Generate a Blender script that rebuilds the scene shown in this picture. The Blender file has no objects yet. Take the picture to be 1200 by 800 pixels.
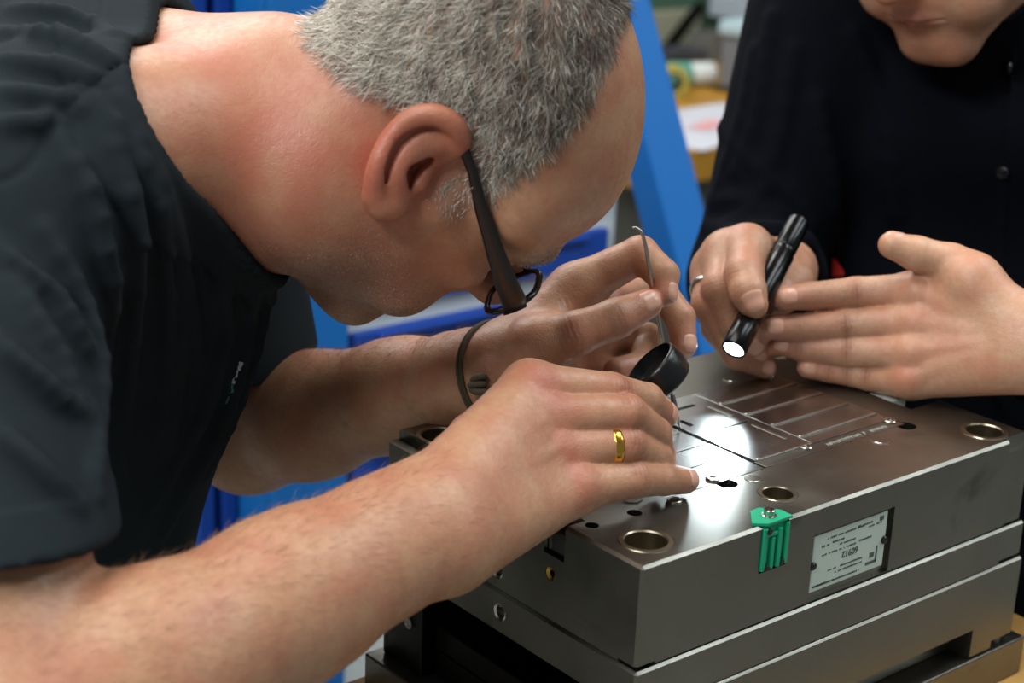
import bpy, bmesh, math, random
import numpy as np
from mathutils import Vector, Matrix

# ------------------------------------------------------------------ camera
SC = bpy.context.scene
COL = SC.collection
ZT = 1.06                      # height of the mould's top face above the floor (m)
F = 2000.0                     # focal length in pixels of the 1200 x 800 frame
YAW, PITCH, ROLL = 8.74480699e-01, 3.23814725e-01, 4.28979862e-02
CAMP = np.array([-608.943409, -607.333738, 416.27])      # mm, from the mould's near top corner
FW = np.array([math.cos(YAW)*math.cos(PITCH), math.sin(YAW)*math.cos(PITCH), -math.sin(PITCH)])
_rt = np.array([math.sin(YAW), -math.cos(YAW), 0.0]); _up = np.cross(_rt, FW)
R2 = _rt*math.cos(ROLL) + _up*math.sin(ROLL)
U2 = -_rt*math.sin(ROLL) + _up*math.cos(ROLL)

def P(px, py, d):
    """photo pixel and distance (mm) -> point in mm"""
    return CAMP + d*(FW + (px-600)/F*R2 - (py-400)/F*U2)
def onplane(px, py, ax, val):
    r = FW + (px-600)/F*R2 - (py-400)/F*U2
    return CAMP + r*((val-CAMP[ax])/r[ax])
def W(p):
    return Vector((p[0]/1000.0, p[1]/1000.0, p[2]/1000.0+ZT))

cam = bpy.data.cameras.new('camera'); camo = bpy.data.objects.new('camera', cam); COL.objects.link(camo)
cam.sensor_width = 36.0; cam.lens = F/1200*36.0
m = Matrix((R2, U2, -FW)).transposed().to_4x4(); m.translation = W(CAMP)
camo.matrix_world = m
cam.dof.use_dof = True; cam.dof.focus_distance = 1.05; cam.dof.aperture_fstop = 6.7
cam.clip_start = 0.05
SC.camera = camo

# ------------------------------------------------------------------ world, lamps, exposure
SC.view_settings.view_transform = 'Standard'; SC.view_settings.look = 'None'
SC.view_settings.gamma = 1.0; SC.view_settings.use_curve_mapping = False
SC.view_settings.exposure = -0.12
wd = bpy.data.worlds.new('world'); SC.world = wd; wd.use_nodes = True
wd.node_tree.nodes['Background'].inputs[0].default_value = (0.80, 0.9, 1.0, 1)
wd.node_tree.nodes['Background'].inputs[1].default_value = 0.25
SC.cycles.use_denoising = True
SC.cycles.max_bounces = 8
SC.cycles.sample_clamp_indirect = 4.0

def area(name, loc, target, size, size_y, power, color):
    L = bpy.data.lights.new(name, 'AREA'); L.shape = 'RECTANGLE'; L.size = size; L.size_y = size_y
    L.energy = power; L.color = color
    o = bpy.data.objects.new(name, L); COL.objects.link(o); o.location = loc
    o.rotation_euler = (Vector(target)-Vector(loc)).to_track_quat('-Z', 'Y').to_euler()
    return o
# fluorescent ceiling lamps in the hall, with unseen fill lamps added among them
area('ceiling_and_fill_light', (-0.6, 0.5, 3.3), (-0.4, 0.5, 0), 1.8, 0.9, 42, (1.0, 0.97, 0.92))
area('ceiling_and_fill_light', (0.7, 2.3, 3.3), (0.6, 1.6, 0), 1.8, 0.9, 66, (1.0, 0.97, 0.92))  # added lamp, lifts the dark far arm and the background
area('ceiling_and_fill_light', (3.1, -1.55, 3.3), (3.1, -1.55, 0), 2.6, 0.6, 60, (0.86, 0.97, 1.0))
area('ceiling_and_fill_light', (1.0, 4.4, 3.3), (1.0, 4.4, 0), 2.2, 0.8, 90, (0.95, 0.98, 1.0))

area('ceiling_and_fill_light', (-2.6, -0.4, 3.3), (-2.0, -0.3, 0), 1.8, 0.8, 115, (0.92, 0.98, 1.0))  # added side lamp, brings out the shirt folds
area('ceiling_and_fill_light', (1.5, -0.3, 3.3), (1.2, 0.3, 0), 1.8, 0.7, 42, (0.95, 0.98, 1.0))  # added fill for the cabinet front and the far arm
area('ceiling_and_fill_light', (4.5, 5.5, 3.3), (4.5, 5.5, 0), 2.2, 0.9, 70, (1.0, 0.97, 0.92))  # added lamp, lays a soft sheen on the mould's top face
# ------------------------------------------------------------------ materials
def lin(h):
    h = h.lstrip('#'); v = [int(h[i:i+2], 16)/255 for i in (0, 2, 4)]
    return tuple(((c/12.92) if c <= .04045 else ((c+.055)/1.055)**2.4) for c in v)+(1,)
def mat(name, col, rough=.5, metal=0.0, bump=0.0, bscale=200, var=0.0, vscale=20, **kw):
    m = bpy.data.materials.new(name); m.use_nodes = True
    nt = m.node_tree; b = nt.nodes['Principled BSDF']
    c = lin(col) if isinstance(col, str) else col
    b.inputs['Base Color'].default_value = c
    b.inputs['Roughness'].default_value = rough; b.inputs['Metallic'].default_value = metal
    for k, v in kw.items(): b.inputs[k].default_value = v
    tc = nt.nodes.new('ShaderNodeTexCoord')
    if var > 0:
        n = nt.nodes.new('ShaderNodeTexNoise'); n.inputs['Scale'].default_value = vscale; n.inputs['Detail'].default_value = 5
        nt.links.new(tc.outputs['Object'], n.inputs['Vector'])
        mx = nt.nodes.new('ShaderNodeMix'); mx.data_type = 'RGBA'
        mx.inputs['A'].default_value = tuple(x*(1-var) for x in c[:3])+(1,)
        mx.inputs['B'].default_value = tuple(min(1, x*(1+var)) for x in c[:3])+(1,)
        nt.links.new(n.outputs['Fac'], mx.inputs['Factor']); nt.links.new(mx.outputs['Result'], b.inputs['Base Color'])
    if bump > 0:
        n = nt.nodes.new('ShaderNodeTexNoise'); n.inputs['Scale'].default_value = bscale; n.inputs['Detail'].default_value = 4
        nt.links.new(tc.outputs['Object'], n.inputs['Vector'])
        bp = nt.nodes.new('ShaderNodeBump'); bp.inputs['Strength'].default_value = bump; bp.inputs['Distance'].default_value = .001
        nt.links.new(n.outputs['Fac'], bp.inputs['Height']); nt.links.new(bp.outputs['Normal'], b.inputs['Normal'])
    return m
def steel(name, col, rough, grain=0.0, stain=0.25):
    """ground tool steel: fine grinding lines along X, cloudy roughness and old oil stains"""
    m = mat(name, col, rough, 1.0); nt = m.node_tree; b = nt.nodes['Principled BSDF']
    tc = nt.nodes.new('ShaderNodeTexCoord')
    mp = nt.nodes.new('ShaderNodeMapping'); mp.inputs['Scale'].default_value = (3, 900, 900)
    nt.links.new(tc.outputs['Object'], mp.inputs['Vector'])
    g = nt.nodes.new('ShaderNodeTexNoise'); g.inputs['Scale'].default_value = 1.0; g.inputs['Detail'].default_value = 3
    nt.links.new(mp.outputs['Vector'], g.inputs['Vector'])
    bp = nt.nodes.new('ShaderNodeBump'); bp.inputs['Strength'].default_value = grain; bp.inputs['Distance'].default_value = .0003
    nt.links.new(g.outputs['Fac'], bp.inputs['Height']); nt.links.new(bp.outputs['Normal'], b.inputs['Normal'])
    n = nt.nodes.new('ShaderNodeTexNoise'); n.inputs['Scale'].default_value = 14; n.inputs['Detail'].default_value = 6
    nt.links.new(tc.outputs['Object'], n.inputs['Vector'])
    r = nt.nodes.new('ShaderNodeMapRange'); r.inputs['From Min'].default_value = .3; r.inputs['From Max'].default_value = .7
    r.inputs['To Min'].default_value = rough*.8; r.inputs['To Max'].default_value = rough*1.3
    nt.links.new(n.outputs['Fac'], r.inputs['Value']); nt.links.new(r.outputs['Result'], b.inputs['Roughness'])
    n2 = nt.nodes.new('ShaderNodeTexNoise'); n2.inputs['Scale'].default_value = 9; n2.inputs['Detail'].default_value = 8
    n2.inputs['Distortion'].default_value = .6
    nt.links.new(tc.outputs['Object'], n2.inputs['Vector'])
    mx = nt.nodes.new('ShaderNodeMix'); mx.data_type = 'RGBA'; c = lin(col)
    mx.inputs['A'].default_value = tuple(x*(1-stain) for x in c[:3])+(1,); mx.inputs['B'].default_value = tuple(min(1, x*(1+stain)) for x in c[:3])+(1,)
    nt.links.new(n2.outputs['Fac'], mx.inputs['Factor'])
    n3 = nt.nodes.new('ShaderNodeTexNoise'); n3.inputs['Scale'].default_value = 17; n3.inputs['Detail'].default_value = 5; n3.inputs['Distortion'].default_value = .8
    nt.links.new(tc.outputs['Object'], n3.inputs['Vector'])
    r3 = nt.nodes.new('ShaderNodeMapRange'); r3.inputs['From Min'].default_value = .62; r3.inputs['From Max'].default_value = .78; r3.inputs['To Max'].default_value = min(.75, stain*3)
    nt.links.new(n3.outputs['Fac'], r3.inputs['Value'])
    m3 = nt.nodes.new('ShaderNodeMix'); m3.data_type = 'RGBA'; nt.links.new(r3.outputs['Result'], m3.inputs['Factor']); nt.links.new(mx.outputs['Result'], m3.inputs['A']); m3.inputs['B'].default_value = tuple(x*.3 for x in c[:3])+(1,)
    nt.links.new(m3.outputs['Result'], b.inputs['Base Color'])
    return m
M = {}
M['steel'] = steel('tool_steel', '#7c7971', .33, .25)
M['steel_polish'] = steel('polished_steel', '#9a9a98', .22, .06, .08)
M['steel_bright'] = steel('bright_steel', '#b5b2aa', .22, .05, .06)
M['steel_dark'] = steel('blackened_steel', '#23221f', .4, .15)
M['ring_steel'] = mat('bushing_steel', '#a39a86', .3, 1.0)
M['brass'] = mat('brass', '#a8863f', .3, 1.0)
M['black'] = mat('black_plastic', '#0b0b0c', .35)
M['hole'] = mat('oily_recess', '#0a0a0a', .6)
M['green'] = mat('green_latch_plastic', '#0a9a70', .42, var=.1)
M['label'] = mat('label_plate', '#c3cfc4', .45, .0, var=.06, vscale=60)
M['ink'] = mat('label_ink', '#4f5a55', .6)
M['wood'] = mat('bench_wood', '#b98d4b', .6, var=.35, vscale=40, bump=.4, bscale=300)
M['blue'] = mat('blue_paint', '#0066b4', .6, var=.04)
M['blue_dark'] = mat('dark_blue_paint', '#0b3f9a', .5, var=.05)
M['white'] = mat('cabinet_white', '#dfe5e2', .5, var=.03)
M['grey'] = mat('grey_paint', '#8f9492', .6, var=.1)
M['gold'] = mat('gold', '#e0ac4c', .22, 1.0)
M['silver'] = mat('silver', '#cfccc5', .2, 1.0)

# ------------------------------------------------------------------ mesh helpers
def tag(o, label=None, cat=None, group=None, kind=None):
    if label: o['label'] = label
    if cat: o['category'] = cat
    if group: o['group'] = group
    if kind: o['kind'] = kind
    return o
def empty(name, loc, label=None, cat=None, group=None):
    o = bpy.data.objects.new(name, None); COL.objects.link(o); o.location = loc; o.empty_display_size = .05
    return tag(o, label, cat, group)
def link(name, me, m, parent=None, kind=None, smooth=False):
    o = bpy.data.objects.new(name, me); COL.objects.link(o)
    for x in (m if isinstance(m, (list, tuple)) else [m]): me.materials.append(x)
    if parent is not None:
        o.parent = parent
        o.matrix_parent_inverse = Matrix.Translation(parent.location).inverted() if parent.parent is None else Matrix()
    if kind: o['kind'] = kind
    if smooth:
        me.polygons.foreach_set('use_smooth', [True]*len(me.polygons))
    return o
PINV = {}
def bmobj(name, bm, m, parent=None, kind=None, smooth=False):
    me = bpy.data.meshes.new(name); bm.normal_update(); bm.to_mesh(me); bm.free()
    return link(name, me, m, parent, kind, smooth)
def add_box(bm, lo, hi, bevel=0.0, seg=2, rot=None, piv=None):
    """lo, hi in mm"""
    a, b = W(lo), W(hi)
    r = bmesh.ops.create_cube(bm, size=1.0)
    vs = r['verts']
    c = (a+b)/2; d = b-a
    for v in vs: v.co = Vector((v.co.x*d.x, v.co.y*d.y, v.co.z*d.z))+c
    if bevel > 0:
        es = list({e for v in vs for e in v.link_edges})
        r2 = bmesh.ops.bevel(bm, geom=es, offset=bevel/1000, segments=seg, profile=.5, affect='EDGES')
        vs = list({v for f in r2['faces'] for v in f.verts} | {v for v in vs if v.is_valid})
    if rot is not None:
        p = W(piv) if piv is not None else c
        for v in vs: v.co = rot @ (v.co-p)+p
    return vs
def box(name, lo, hi, m, parent=None, bevel=0.6, seg=2, kind=None):
    bm = bmesh.new(); add_box(bm, lo, hi, bevel, seg); return bmobj(name, bm, m, parent, kind)
def frame_from(axis):
    z = Vector(axis).normalized(); t = Vector((0, 0, 1)) if abs(z.z) < .9 else Vector((1, 0, 0))
    x = t.cross(z).normalized(); y = z.cross(x); return x, y, z
def add_lathe(bm, p0, axis, prof, n=32, cap=True):
    """prof: list of (radius mm, height mm) along axis from p0 (mm)"""
    x, y, z = frame_from(axis); o = W(p0); rings = []
    for r, h in prof:
        rings.append([bm.verts.new(o + z*(h/1000) + (x*math.cos(2*math.pi*i/n)+y*math.sin(2*math.pi*i/n))*(r/1000)) for i in range(n)])
    for a, b in zip(rings, rings[1:]):
        for i in range(n): bm.faces.new((a[i], a[(i+1) % n], b[(i+1) % n], b[i]))
    if cap:
        if prof[0][0] > 1e-6: bm.faces.new(rings[0][::-1])
        if prof[-1][0] > 1e-6: bm.faces.new(rings[-1])
    return rings
def add_tube(bm, pts, rad, n=10, closed=False):
    """pts in mm; rad scalar or list (mm)"""
    pts = [np.array(p, float) for p in pts]; k = len(pts)
    rad = [rad]*k if np.isscalar(rad) else rad
    rings = []; prev = None
    for i in range(k):
        a = pts[i-1] if (i > 0 or closed) else pts[i]; b = pts[(i+1) % k] if (i < k-1 or closed) else pts[i]
        z = Vector(b-a).normalized()
        if prev is None: x, y, z = frame_from(z)
        else:
            x = (prev - z*prev.dot(z)).normalized(); y = z.cross(x)
        prev = x; o = W(pts[i])
        rings.append([bm.verts.new(o+(x*math.cos(2*math.pi*j/n)+y*math.sin(2*math.pi*j/n))*(rad[i]/1000)) for j in range(n)])
    for i in range(k if closed else k-1):
        a, b = rings[i], rings[(i+1) % k]
        for j in range(n): bm.faces.new((a[j], a[(j+1) % n], b[(j+1) % n], b[j]))
    if not closed: bm.faces.new(rings[0][::-1]); bm.faces.new(rings[-1])
def add_prism(bm, pts, vec):
    """pts: polygon in mm, extruded by vec (mm)"""
    a = [bm.verts.new(W(p)) for p in pts]; b = [bm.verts.new(W(np.array(p)+np.array(vec))) for p in pts]
    bm.faces.new(a); bm.faces.new(b[::-1])
    for i in range(len(a)): bm.faces.new((a[i], b[i], b[(i+1) % len(a)], a[(i+1) % len(a)]))
    bmesh.ops.recalc_face_normals(bm, faces=bm.faces[:])
def carve(o, cutters):
    """boolean difference, applied; cutters: list of bmesh"""
    bm = bmesh.new()
    me = bpy.data.meshes.new('cut')
    for c in cutters:
        t = bpy.data.meshes.new('t'); bmesh.ops.recalc_face_normals(c, faces=c.faces[:]); c.to_mesh(t); c.free(); bm.from_mesh(t); bpy.data.meshes.remove(t)
    bm.to_mesh(me); bm.free()
    co = bpy.data.objects.new('cut', me); COL.objects.link(co)
    md = o.modifiers.new('b', 'BOOLEAN'); md.operation = 'DIFFERENCE'; md.object = co; md.solver = 'EXACT'; md.use_self = True
    bpy.context.view_layer.update()
    dg = bpy.context.evaluated_depsgraph_get()
    nm = bpy.data.meshes.new_from_object(o.evaluated_get(dg))
    o.modifiers.clear(); old = o.data; o.data = nm; bpy.data.meshes.remove(old)
    bpy.data.objects.remove(co); bpy.data.meshes.remove(me)
    return o
def cyl_bm(p0, axis, r, h, n=32):
    bm = bmesh.new(); add_lathe(bm, p0, axis, [(r, 0), (r, h)], n); return bm
def box_bm(lo, hi):
    bm = bmesh.new(); add_box(bm, lo, hi); return bm
# ------------------------------------------------------------------ injection mould on the bench
PX, PY = 366.0, 244.0
mould = empty('injection_mould', W((183, 122, -192)), 'stack of ground steel mould plates with nameplate and green latch on the wooden bench', 'mould')
top = box('cavity_plate', (0, 0, -66), (PX, PY, 0), M['steel'], mould, 1.8, 1)
cuts = []
for (x, y) in ((26, 25), (341, 21.5), (25, 220), (341, 220)):
    cuts.append(cyl_bm((x, y, -45), (0, 0, 1), 16.6, 60, 48))
cuts.append(cyl_bm((141, 28.5, -40), (0, 0, 1), 12.6, 60, 40))
cuts.append(box_bm((92, 60.5, -3), (305.5, 184, 5)))                         # pocket for the inserts
cuts.append(box_bm((332, 77, -70), (372, 167, 5)))                            # clamp recess in the far right edge
cuts.append(box_bm((340.5, -5, -9), (372, 5, 5)))                             # corner step
cuts.append(cyl_bm((125.5, 57, -20), (0, 0, 1), 7.0, 30, 28))
cuts.append(cyl_bm((302.6, 58, -20), (0, 0, 1), 7.0, 30, 28))
cuts.append(cyl_bm((14, 58, -20), (0, 0, 1), 4.2, 30, 20))
cuts.append(cyl_bm((47, 57, -20), (0, 0, 1), 4.6, 30, 20))
cuts.append(box_bm((-6, 65, -23), (15, 83.5, 6)))                             # slot in the left face
cuts.append(box_bm((-6, 205, -7), (9, 260, 6)))                               # corner step by the far bushing
for (y, z, r) in ((126, -53, 5.5), (76.4, -35, 4.5)):
    cuts.append(cyl_bm((-5, y, z), (1, 0, 0), r, 22, 24))
cuts.append(box_bm((144.5, -5, -64), (222, 3.2, -18.5)))                      # nameplate pocket
cuts.append(box_bm((97, -5, -31), (120.5, 9, 6)))                             # latch pocket
cuts.append(box_bm((346, -5, -75), (372, 6, -63)))
cuts.append(box_bm((-5, -5, -75), (15, 15, -62.6)))
carve(top, cuts)
cut2 = [box_bm((347, -5, -100), (380, 8, -91)), cyl_bm((-5, 122, -80), (1, 0, 0), 6, 22, 24)]
pl2 = box('backing_plate', (0.5, -0.3, -95), (372, PY, -66.5), M['steel'], mould, 1.6, 1); carve(pl2, cut2)
# riser bars between backing plate and clamping plate
r1 = box('riser_bar', (-1, 0, -162), (377, 42, -95.5), M['steel'], mould, 1.6, 1)
cb = bmesh.new(); add_box(cb, (150, -6, -200), (328, 18, -139)); carve(r1, [cb, box_bm((352, -5, -170), (385, 9, -155))])
r2_ = box('riser_bar', (-1, 200, -162), (377, PY, -95.5), M['steel_dark'], mould, 1.0, 2)
ob = bmesh.new()
for y, z in ((214, -127), (232, -112)): add_lathe(ob, (-1.6, y, z), (-1, 0, 0), [(4, 0), (4, .8), (2.2, .8), (2.2, .2), (0, .2)], 20)
bmobj('screw', ob, M['steel_bright'], mould, 'stuff')
e1 = box('ejector_plate', (8, 47, -141), (366, 196, -124), M['steel_dark'], mould, .8, 2)
e2 = box('ejector_plate', (8, 47, -160), (366, 196, -142), M['steel_dark'], mould, .8, 2)
cl = box('clamping_plate', (-12, -2, -191.5), (392, 250, -162.5), M['steel'], mould, 1.2, 2)
# guide bushings: rings standing a hair proud
for (x, y) in ((26, 25), (341, 21.5), (25, 220), (341, 220)):
    bm = bmesh.new(); add_lathe(bm, (x, y, -40), (0, 0, 1), [(16.5, 0), (16.5, 39.6), (16.0, 40.5), (13.2, 40.5), (12.4, 39.7), (12.4, 0), (16.5, 0)], 64, False)
    add_lathe(bm, (x, y, -24), (0, 0, 1), [(12.3, 0), (0.01, 0)], 32, False)  # bore floor raised so the wall reflects more light
    bmobj('guide_bushing', bm, M['ring_steel'], mould, smooth=False)
bm = bmesh.new(); add_lathe(bm, (141, 28.5, -38), (0, 0, 1), [(12.5, 0), (12.5, 37.8), (12.1, 38.4), (10.2, 38.4), (9.6, 37.7), (9.6, 0), (12.5, 0)], 48, False)
add_lathe(bm, (141, 28.5, -20), (0, 0, 1), [(9.5, 0), (0.01, 0)], 24, False)  # floor set high to brighten this bore too
bmobj('guide_bushing', bm, M['ring_steel'], mould)
bm = bmesh.new(); add_lathe(bm, (145, 53.5, -1), (0, 0, 1), [(5.6, 0), (5.6, 1.2), (5.2, 1.5)], 32); bmobj('plug', bm, M['steel_bright'], mould)
# inserts
def insert(name, x0, y0, x1, y1, z, mm, bev=.22):
    return box(name, (x0, y0, -2.9), (x1, y1, z), mm, mould, bev, 2)
insert('core_insert', 93, 61.2, 163.6, 86.9, .15, M['steel_polish'])
insert('core_insert', 93, 88.0, 163.6, 110.6, .15, M['steel_polish'])
insert('core_insert', 93, 111.7, 163.6, 134.6, .15, M['steel_polish'])
insert('core_insert', 93, 135.7, 163.6, 183.4, .15, M['steel_polish'])
ctr = insert('core_insert', 167.4, 72.2, 221.6, 124.6, .45, M['steel_polish'])
carve(ctr, [box_bm((211.5, 87, -.9), (216, 118.5, 3)), box_bm((189, 122.4, -.5), (214, 126, 3))])
ctr2 = insert('core_insert', 167.4, 125.3, 221.6, 183.2, .45, M['steel_polish'])
carve(ctr2, [box_bm((211.5, 137, -.9), (216, 160, 3)), box_bm((174, 139, -.8), (179, 151, 3)), box_bm((187, 165, -1.5), (207, 169, 3))])
rgt = insert('cavity_insert', 222.4, 72.2, 304.8, 183.2, .35, M['steel_polish'])
insert('support_strip', 166, 61.2, 304.8, 71.6, .05, M['steel'])
for y in (158.2, 133.8, 109.3, 84.5):
    bm = bmesh.new(); add_box(bm, (223, y-1.3, .2), (302.5, y+1.3, 1.4), .6, 2); bmobj('rib', bm, M['steel_bright'], mould)
bm = bmesh.new(); add_box(bm, (211.7, 87.2, -1), (215.8, 118.3, .7), .5, 2); bmobj('slide_pin', bm, M['steel'], mould)
bm = bmesh.new(); add_box(bm, (211.7, 137.2, -1), (215.8, 159.8, .7), .5, 2); bmobj('slide_pin', bm, M['steel'], mould)
bm = bmesh.new(); add_box(bm, (168, 70.6, -1), (221, 73.2, 1.5), .5, 2); bmobj('edge_rail', bm, M['steel_bright'], mould)
for (x, y) in ((299.8, 70), (213.4, 70.2), (296.5, 181), (123.3, 67.2), (79, 56)):
    bm = bmesh.new(); add_lathe(bm, (x, y, -.5), (0, 0, 1), [(4.6, 0), (4.6, 1.4), (4.1, 1.9), (2.4, 1.9), (2.2, .9), (0.01, .9)], 28)
    bmobj('screw', bm, M['steel_bright'], mould)
# stamped setting marks and the engraved line of tiny letters along the insert
bm = bmesh.new()
for (x, y) in ((267, 51), (270, 192), (92, 72), (60, 74)):
    add_tube(bm, [(x+7*math.cos(t), y+7*math.sin(t), .12) for t in np.linspace(2.6, 5.2, 9)], .45, 6)
bmobj('stamped_mark', bm, M['steel_bright'], mould, 'stuff')
random.seed(3); bm = bmesh.new(); x = 229.0
while x < 289:
    w = random.uniform(1.0, 2.0)
    if random.random() > .14:
        add_box(bm, (x, 63.2, .0), (x+.45, 63.2+random.uniform(3, 4.6), .28))
        add_box(bm, (x, 63.2+random.uniform(.3, 3), .0), (x+w, 63.2+random.uniform(3.1, 3.8), .26)) if random.random() > .4 else add_box(bm, (x+w-.45, 63.2, 0), (x+w, 66.4, .27))
    x += w+.9
M['engrave'] = mat('engraved_grey', '#8f908a', .5)
bmobj('engraving', bm, M['engrave'], mould, 'stuff')
# fittings in the left face
bm = bmesh.new(); add_lathe(bm, (.5, 76.4, -35), (1, 0, 0), [(4.4, 0), (4.4, 6), (2.2, 6), (2.2, 1.0), (4.4, 0)], 20, False); bmobj('hose_fitting', bm, M['brass'], mould)
for (y, z, r) in ((126, -53, 5.4), (122, -80, 5.9)):
    bm = bmesh.new(); add_lathe(bm, (.3, y, z), (1, 0, 0), [(r, 0), (r, 10), (r*.72, 10), (r*.72, .6), (r, 0)], 24, False)
    add_lathe(bm, (9, y, z), (1, 0, 0), [(r*.75, 0), (.01, 0)], 20, False); bmobj('threaded_port', bm, M['steel_bright'], mould)
box('slide_block', (3, 66, -22.6), (14.5, 83, -9), M['steel_polish'], mould, .8)
box('white_stop', (333, 97, -14), (352, 118, -1.2), M['white'], mould, .8)
# nameplate, set in its pocket, printed upside down
npl = box('nameplate', (147, 1.4, -59), (217.5, 3.1, -20.5), M['label'], mould, .5)
PINV_N = npl
bm = bmesh.new()
for xx in (148.2, 216): add_lathe(bm, (xx, 1.5, -40.5), (0, -1, 0), [(2.7, 0), (2.7, .9), (2.0, 1.7), (0.01, 1.9)], 20)
bmobj('rivet', bm, M['black'], npl, 'stuff')
def text(body, size, x, z, y, parent, m, flip=True, bold=0.0):
    cu = bpy.data.curves.new('lettering', 'FONT'); cu.body = body; cu.size = size/1000; cu.align_x = 'CENTER'; cu.extrude = .0001; cu.offset = bold/1000
    o = bpy.data.objects.new('lettering', cu); COL.objects.link(o)
    r = Matrix.Rotation(math.pi/2, 4, 'X')
    if flip: r = Matrix.Rotation(math.pi, 4, 'Y') @ r
    o.matrix_world = Matrix.Translation(W((x, y, z))) @ r
    bpy.context.view_layer.update(); dg = bpy.context.evaluated_depsgraph_get()
    me = bpy.data.meshes.new_from_object(o.evaluated_get(dg)); mw = o.matrix_world.copy(); bpy.data.objects.remove(o)
    me.transform(mw)
    return link('lettering', me, m, parent)
text('60912', 6.2, 183, -38.2, 1.25, npl, M['ink'], bold=.12)
random.seed(8); bm = bmesh.new()
def scribble(x0, x1, z, h=1.3, slope=0):
    x = x0
    while x < x1:
        w = random.uniform(.5, 1.5)
        if random.random() > .12: add_box(bm, (x, 1.2, z), (min(x1, x+w), 1.5, z+h*random.uniform(.55, 1)))
        x += w+.35
for r in ((160, 195, -25.6), (199, 212, -27.6), (186, 203, -25.0), (155, 162, -30), (165, 176, -29.4), (172, 187, -32.4), (156, 188, -36), (191, 203, -35.2),
          (163, 196, -48), (170, 196, -51), (150, 194, -56.2), (150, 170, -55.9)): scribble(*r)
add_box(bm, (209, 1.2, -54), (210.5, 1.5, -43)); add_box(bm, (200, 1.2, -54.5), (210.5, 1.5, -52.5)); add_box(bm, (203, 1.2, -50), (207.5, 1.5, -46.5))
add_box(bm, (209.5, 1.2, -25.8), (213.5, 1.5, -22.8))
bmobj('print', bm, M['ink'], npl, 'stuff')
# green latch
lt = empty('latch', mould.location); lt.parent = mould; lt.matrix_parent_inverse = Matrix.Translation(mould.location).inverted()
def green_latch():
    bm = bmesh.new()
    add_box(bm, (97.6, .6, -30), (119.6, 8, -1), .6)
    add_box(bm, (97.6, -1.6, -29.5), (101, .8, -2), .5); add_box(bm, (105.2, -1.6, -29.5), (107.6, .8, -9), .4)
    add_box(bm, (110.5, -1.9, -29.5), (113.4, .8, -4), .4); add_box(bm, (117, -1.9, -29), (119.8, .8, -2), .5)
    add_box(bm, (101, -1.2, -8), (113.5, .8, -5.8), .3)
    return bm
lb = bmobj('latch', green_latch(), M['green'], mould)
bpy.data.objects.remove(lt)
bm = bmesh.new(); add_prism(bm, [(92, 4, .1), (104, 17, .1), (112, 18, .1), (121.5, 8, .1), (121, -1.5, .1), (100, -1.8, .1)], (0, 0, 1.6)); bmobj('latch_flange', bm, M['green'], mould)
bm = bmesh.new(); add_lathe(bm, (109, 6.5, 1.5), (0, 0, 1), [(4.6, 0), (4.6, .6), (3.4, .9), (3.4, 3.8), (2.9, 4.3), (1.6, 4.3), (1.5, 3), (.01, 3)], 28); bmobj('latch_screw', bm, M['steel_bright'], mould)
bm = bmesh.new()
for x, z in ((99.8, -4.2), (113, -27.2), (100, -28)): add_lathe(bm, (x+2, -.6, z), (0, -1, 0), [(2.1, 0), (2.1, 1.4), (1.6, 1.8), (.01, 1.8)], 16)
bmobj('latch_button', bm, M['black'], lb, 'stuff')
# old oil stains on the near face
# ------------------------------------------------------------------ bench
bench = empty('workbench', W((300, -100, -1060)), 'worn wooden workbench under the steel mould', 'workbench')
box('bench_top', (-40, -60, -242), (470, 268, -192), M['wood'], bench, 3)
for x, y in ((0, -20), (430, -20), (0, 225), (430, 225)): box('leg', (x-25, y-25, -1060), (x+25, y+25, -242), M['grey'], bench, 2)
# ------------------------------------------------------------------ hall: floor, walls, ceiling
FLZ = -1060
def slab(name, lo, hi, m): return tag(box(name, lo, hi, m, None, 0), kind='structure')
M['floor'] = mat('floor_concrete', '#84847e', .6, var=.15, vscale=4)
M['wall'] = mat('wall_paint', '#c9cbc2', .8, var=.04)
M['ceil'] = mat('ceiling_paint', '#d6d6d0', .9)
slab('floor', (-5000, -4000, FLZ-100), (8000, 8500, FLZ), M['floor'])
slab('wall_back', (-5000, 8400, FLZ), (8000, 8500, 2600), M['wall'])
slab('wall_right', (7900, -4000, FLZ), (8000, 8400, 2600), M['wall'])
slab('wall_left', (-5000, -4000, FLZ), (-4900, 8400, 2600), M['wall'])
slab('ceiling', (-5000, -4000, 2600), (8000, 8500, 2700), M['ceil'])

# blue and white drawer cabinet behind the bench
YB = 1000
dc = empty('drawer_cabinet', W((690, 1200, FLZ)), 'blue drawer cabinet with white rails behind the bent man', 'cabinet')
x0, x1 = onplane(405, 393, 1, YB)[0], onplane(722, 290, 1, YB)[0]
zA = onplane(470, 354, 1, YB)[2]; zB = onplane(470, 379, 1, YB)[2]; zC = onplane(470, 424, 1, YB)[2]
band, pit = zA-zB, zA-zC
box('carcass', (x0, YB+4, FLZ), (x1, YB+600, zB+2*pit+band), M['white'], dc, 3)
k = -2
while True:
    zt = zB-k*pit
    zb = zt-(pit-band)
    if zb < onplane(430, 700, 1, YB)[2]: break
    d = box('drawer', (x0+6, YB-8, zb), (x1-22, YB+6, zt), M['blue_dark'], dc, 2)
    box('drawer_handle', (x0+40, YB-16, zt-9), (x1-60, YB-7, zt-3), M['blue_dark'], d, 1)
    k += 1
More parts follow.
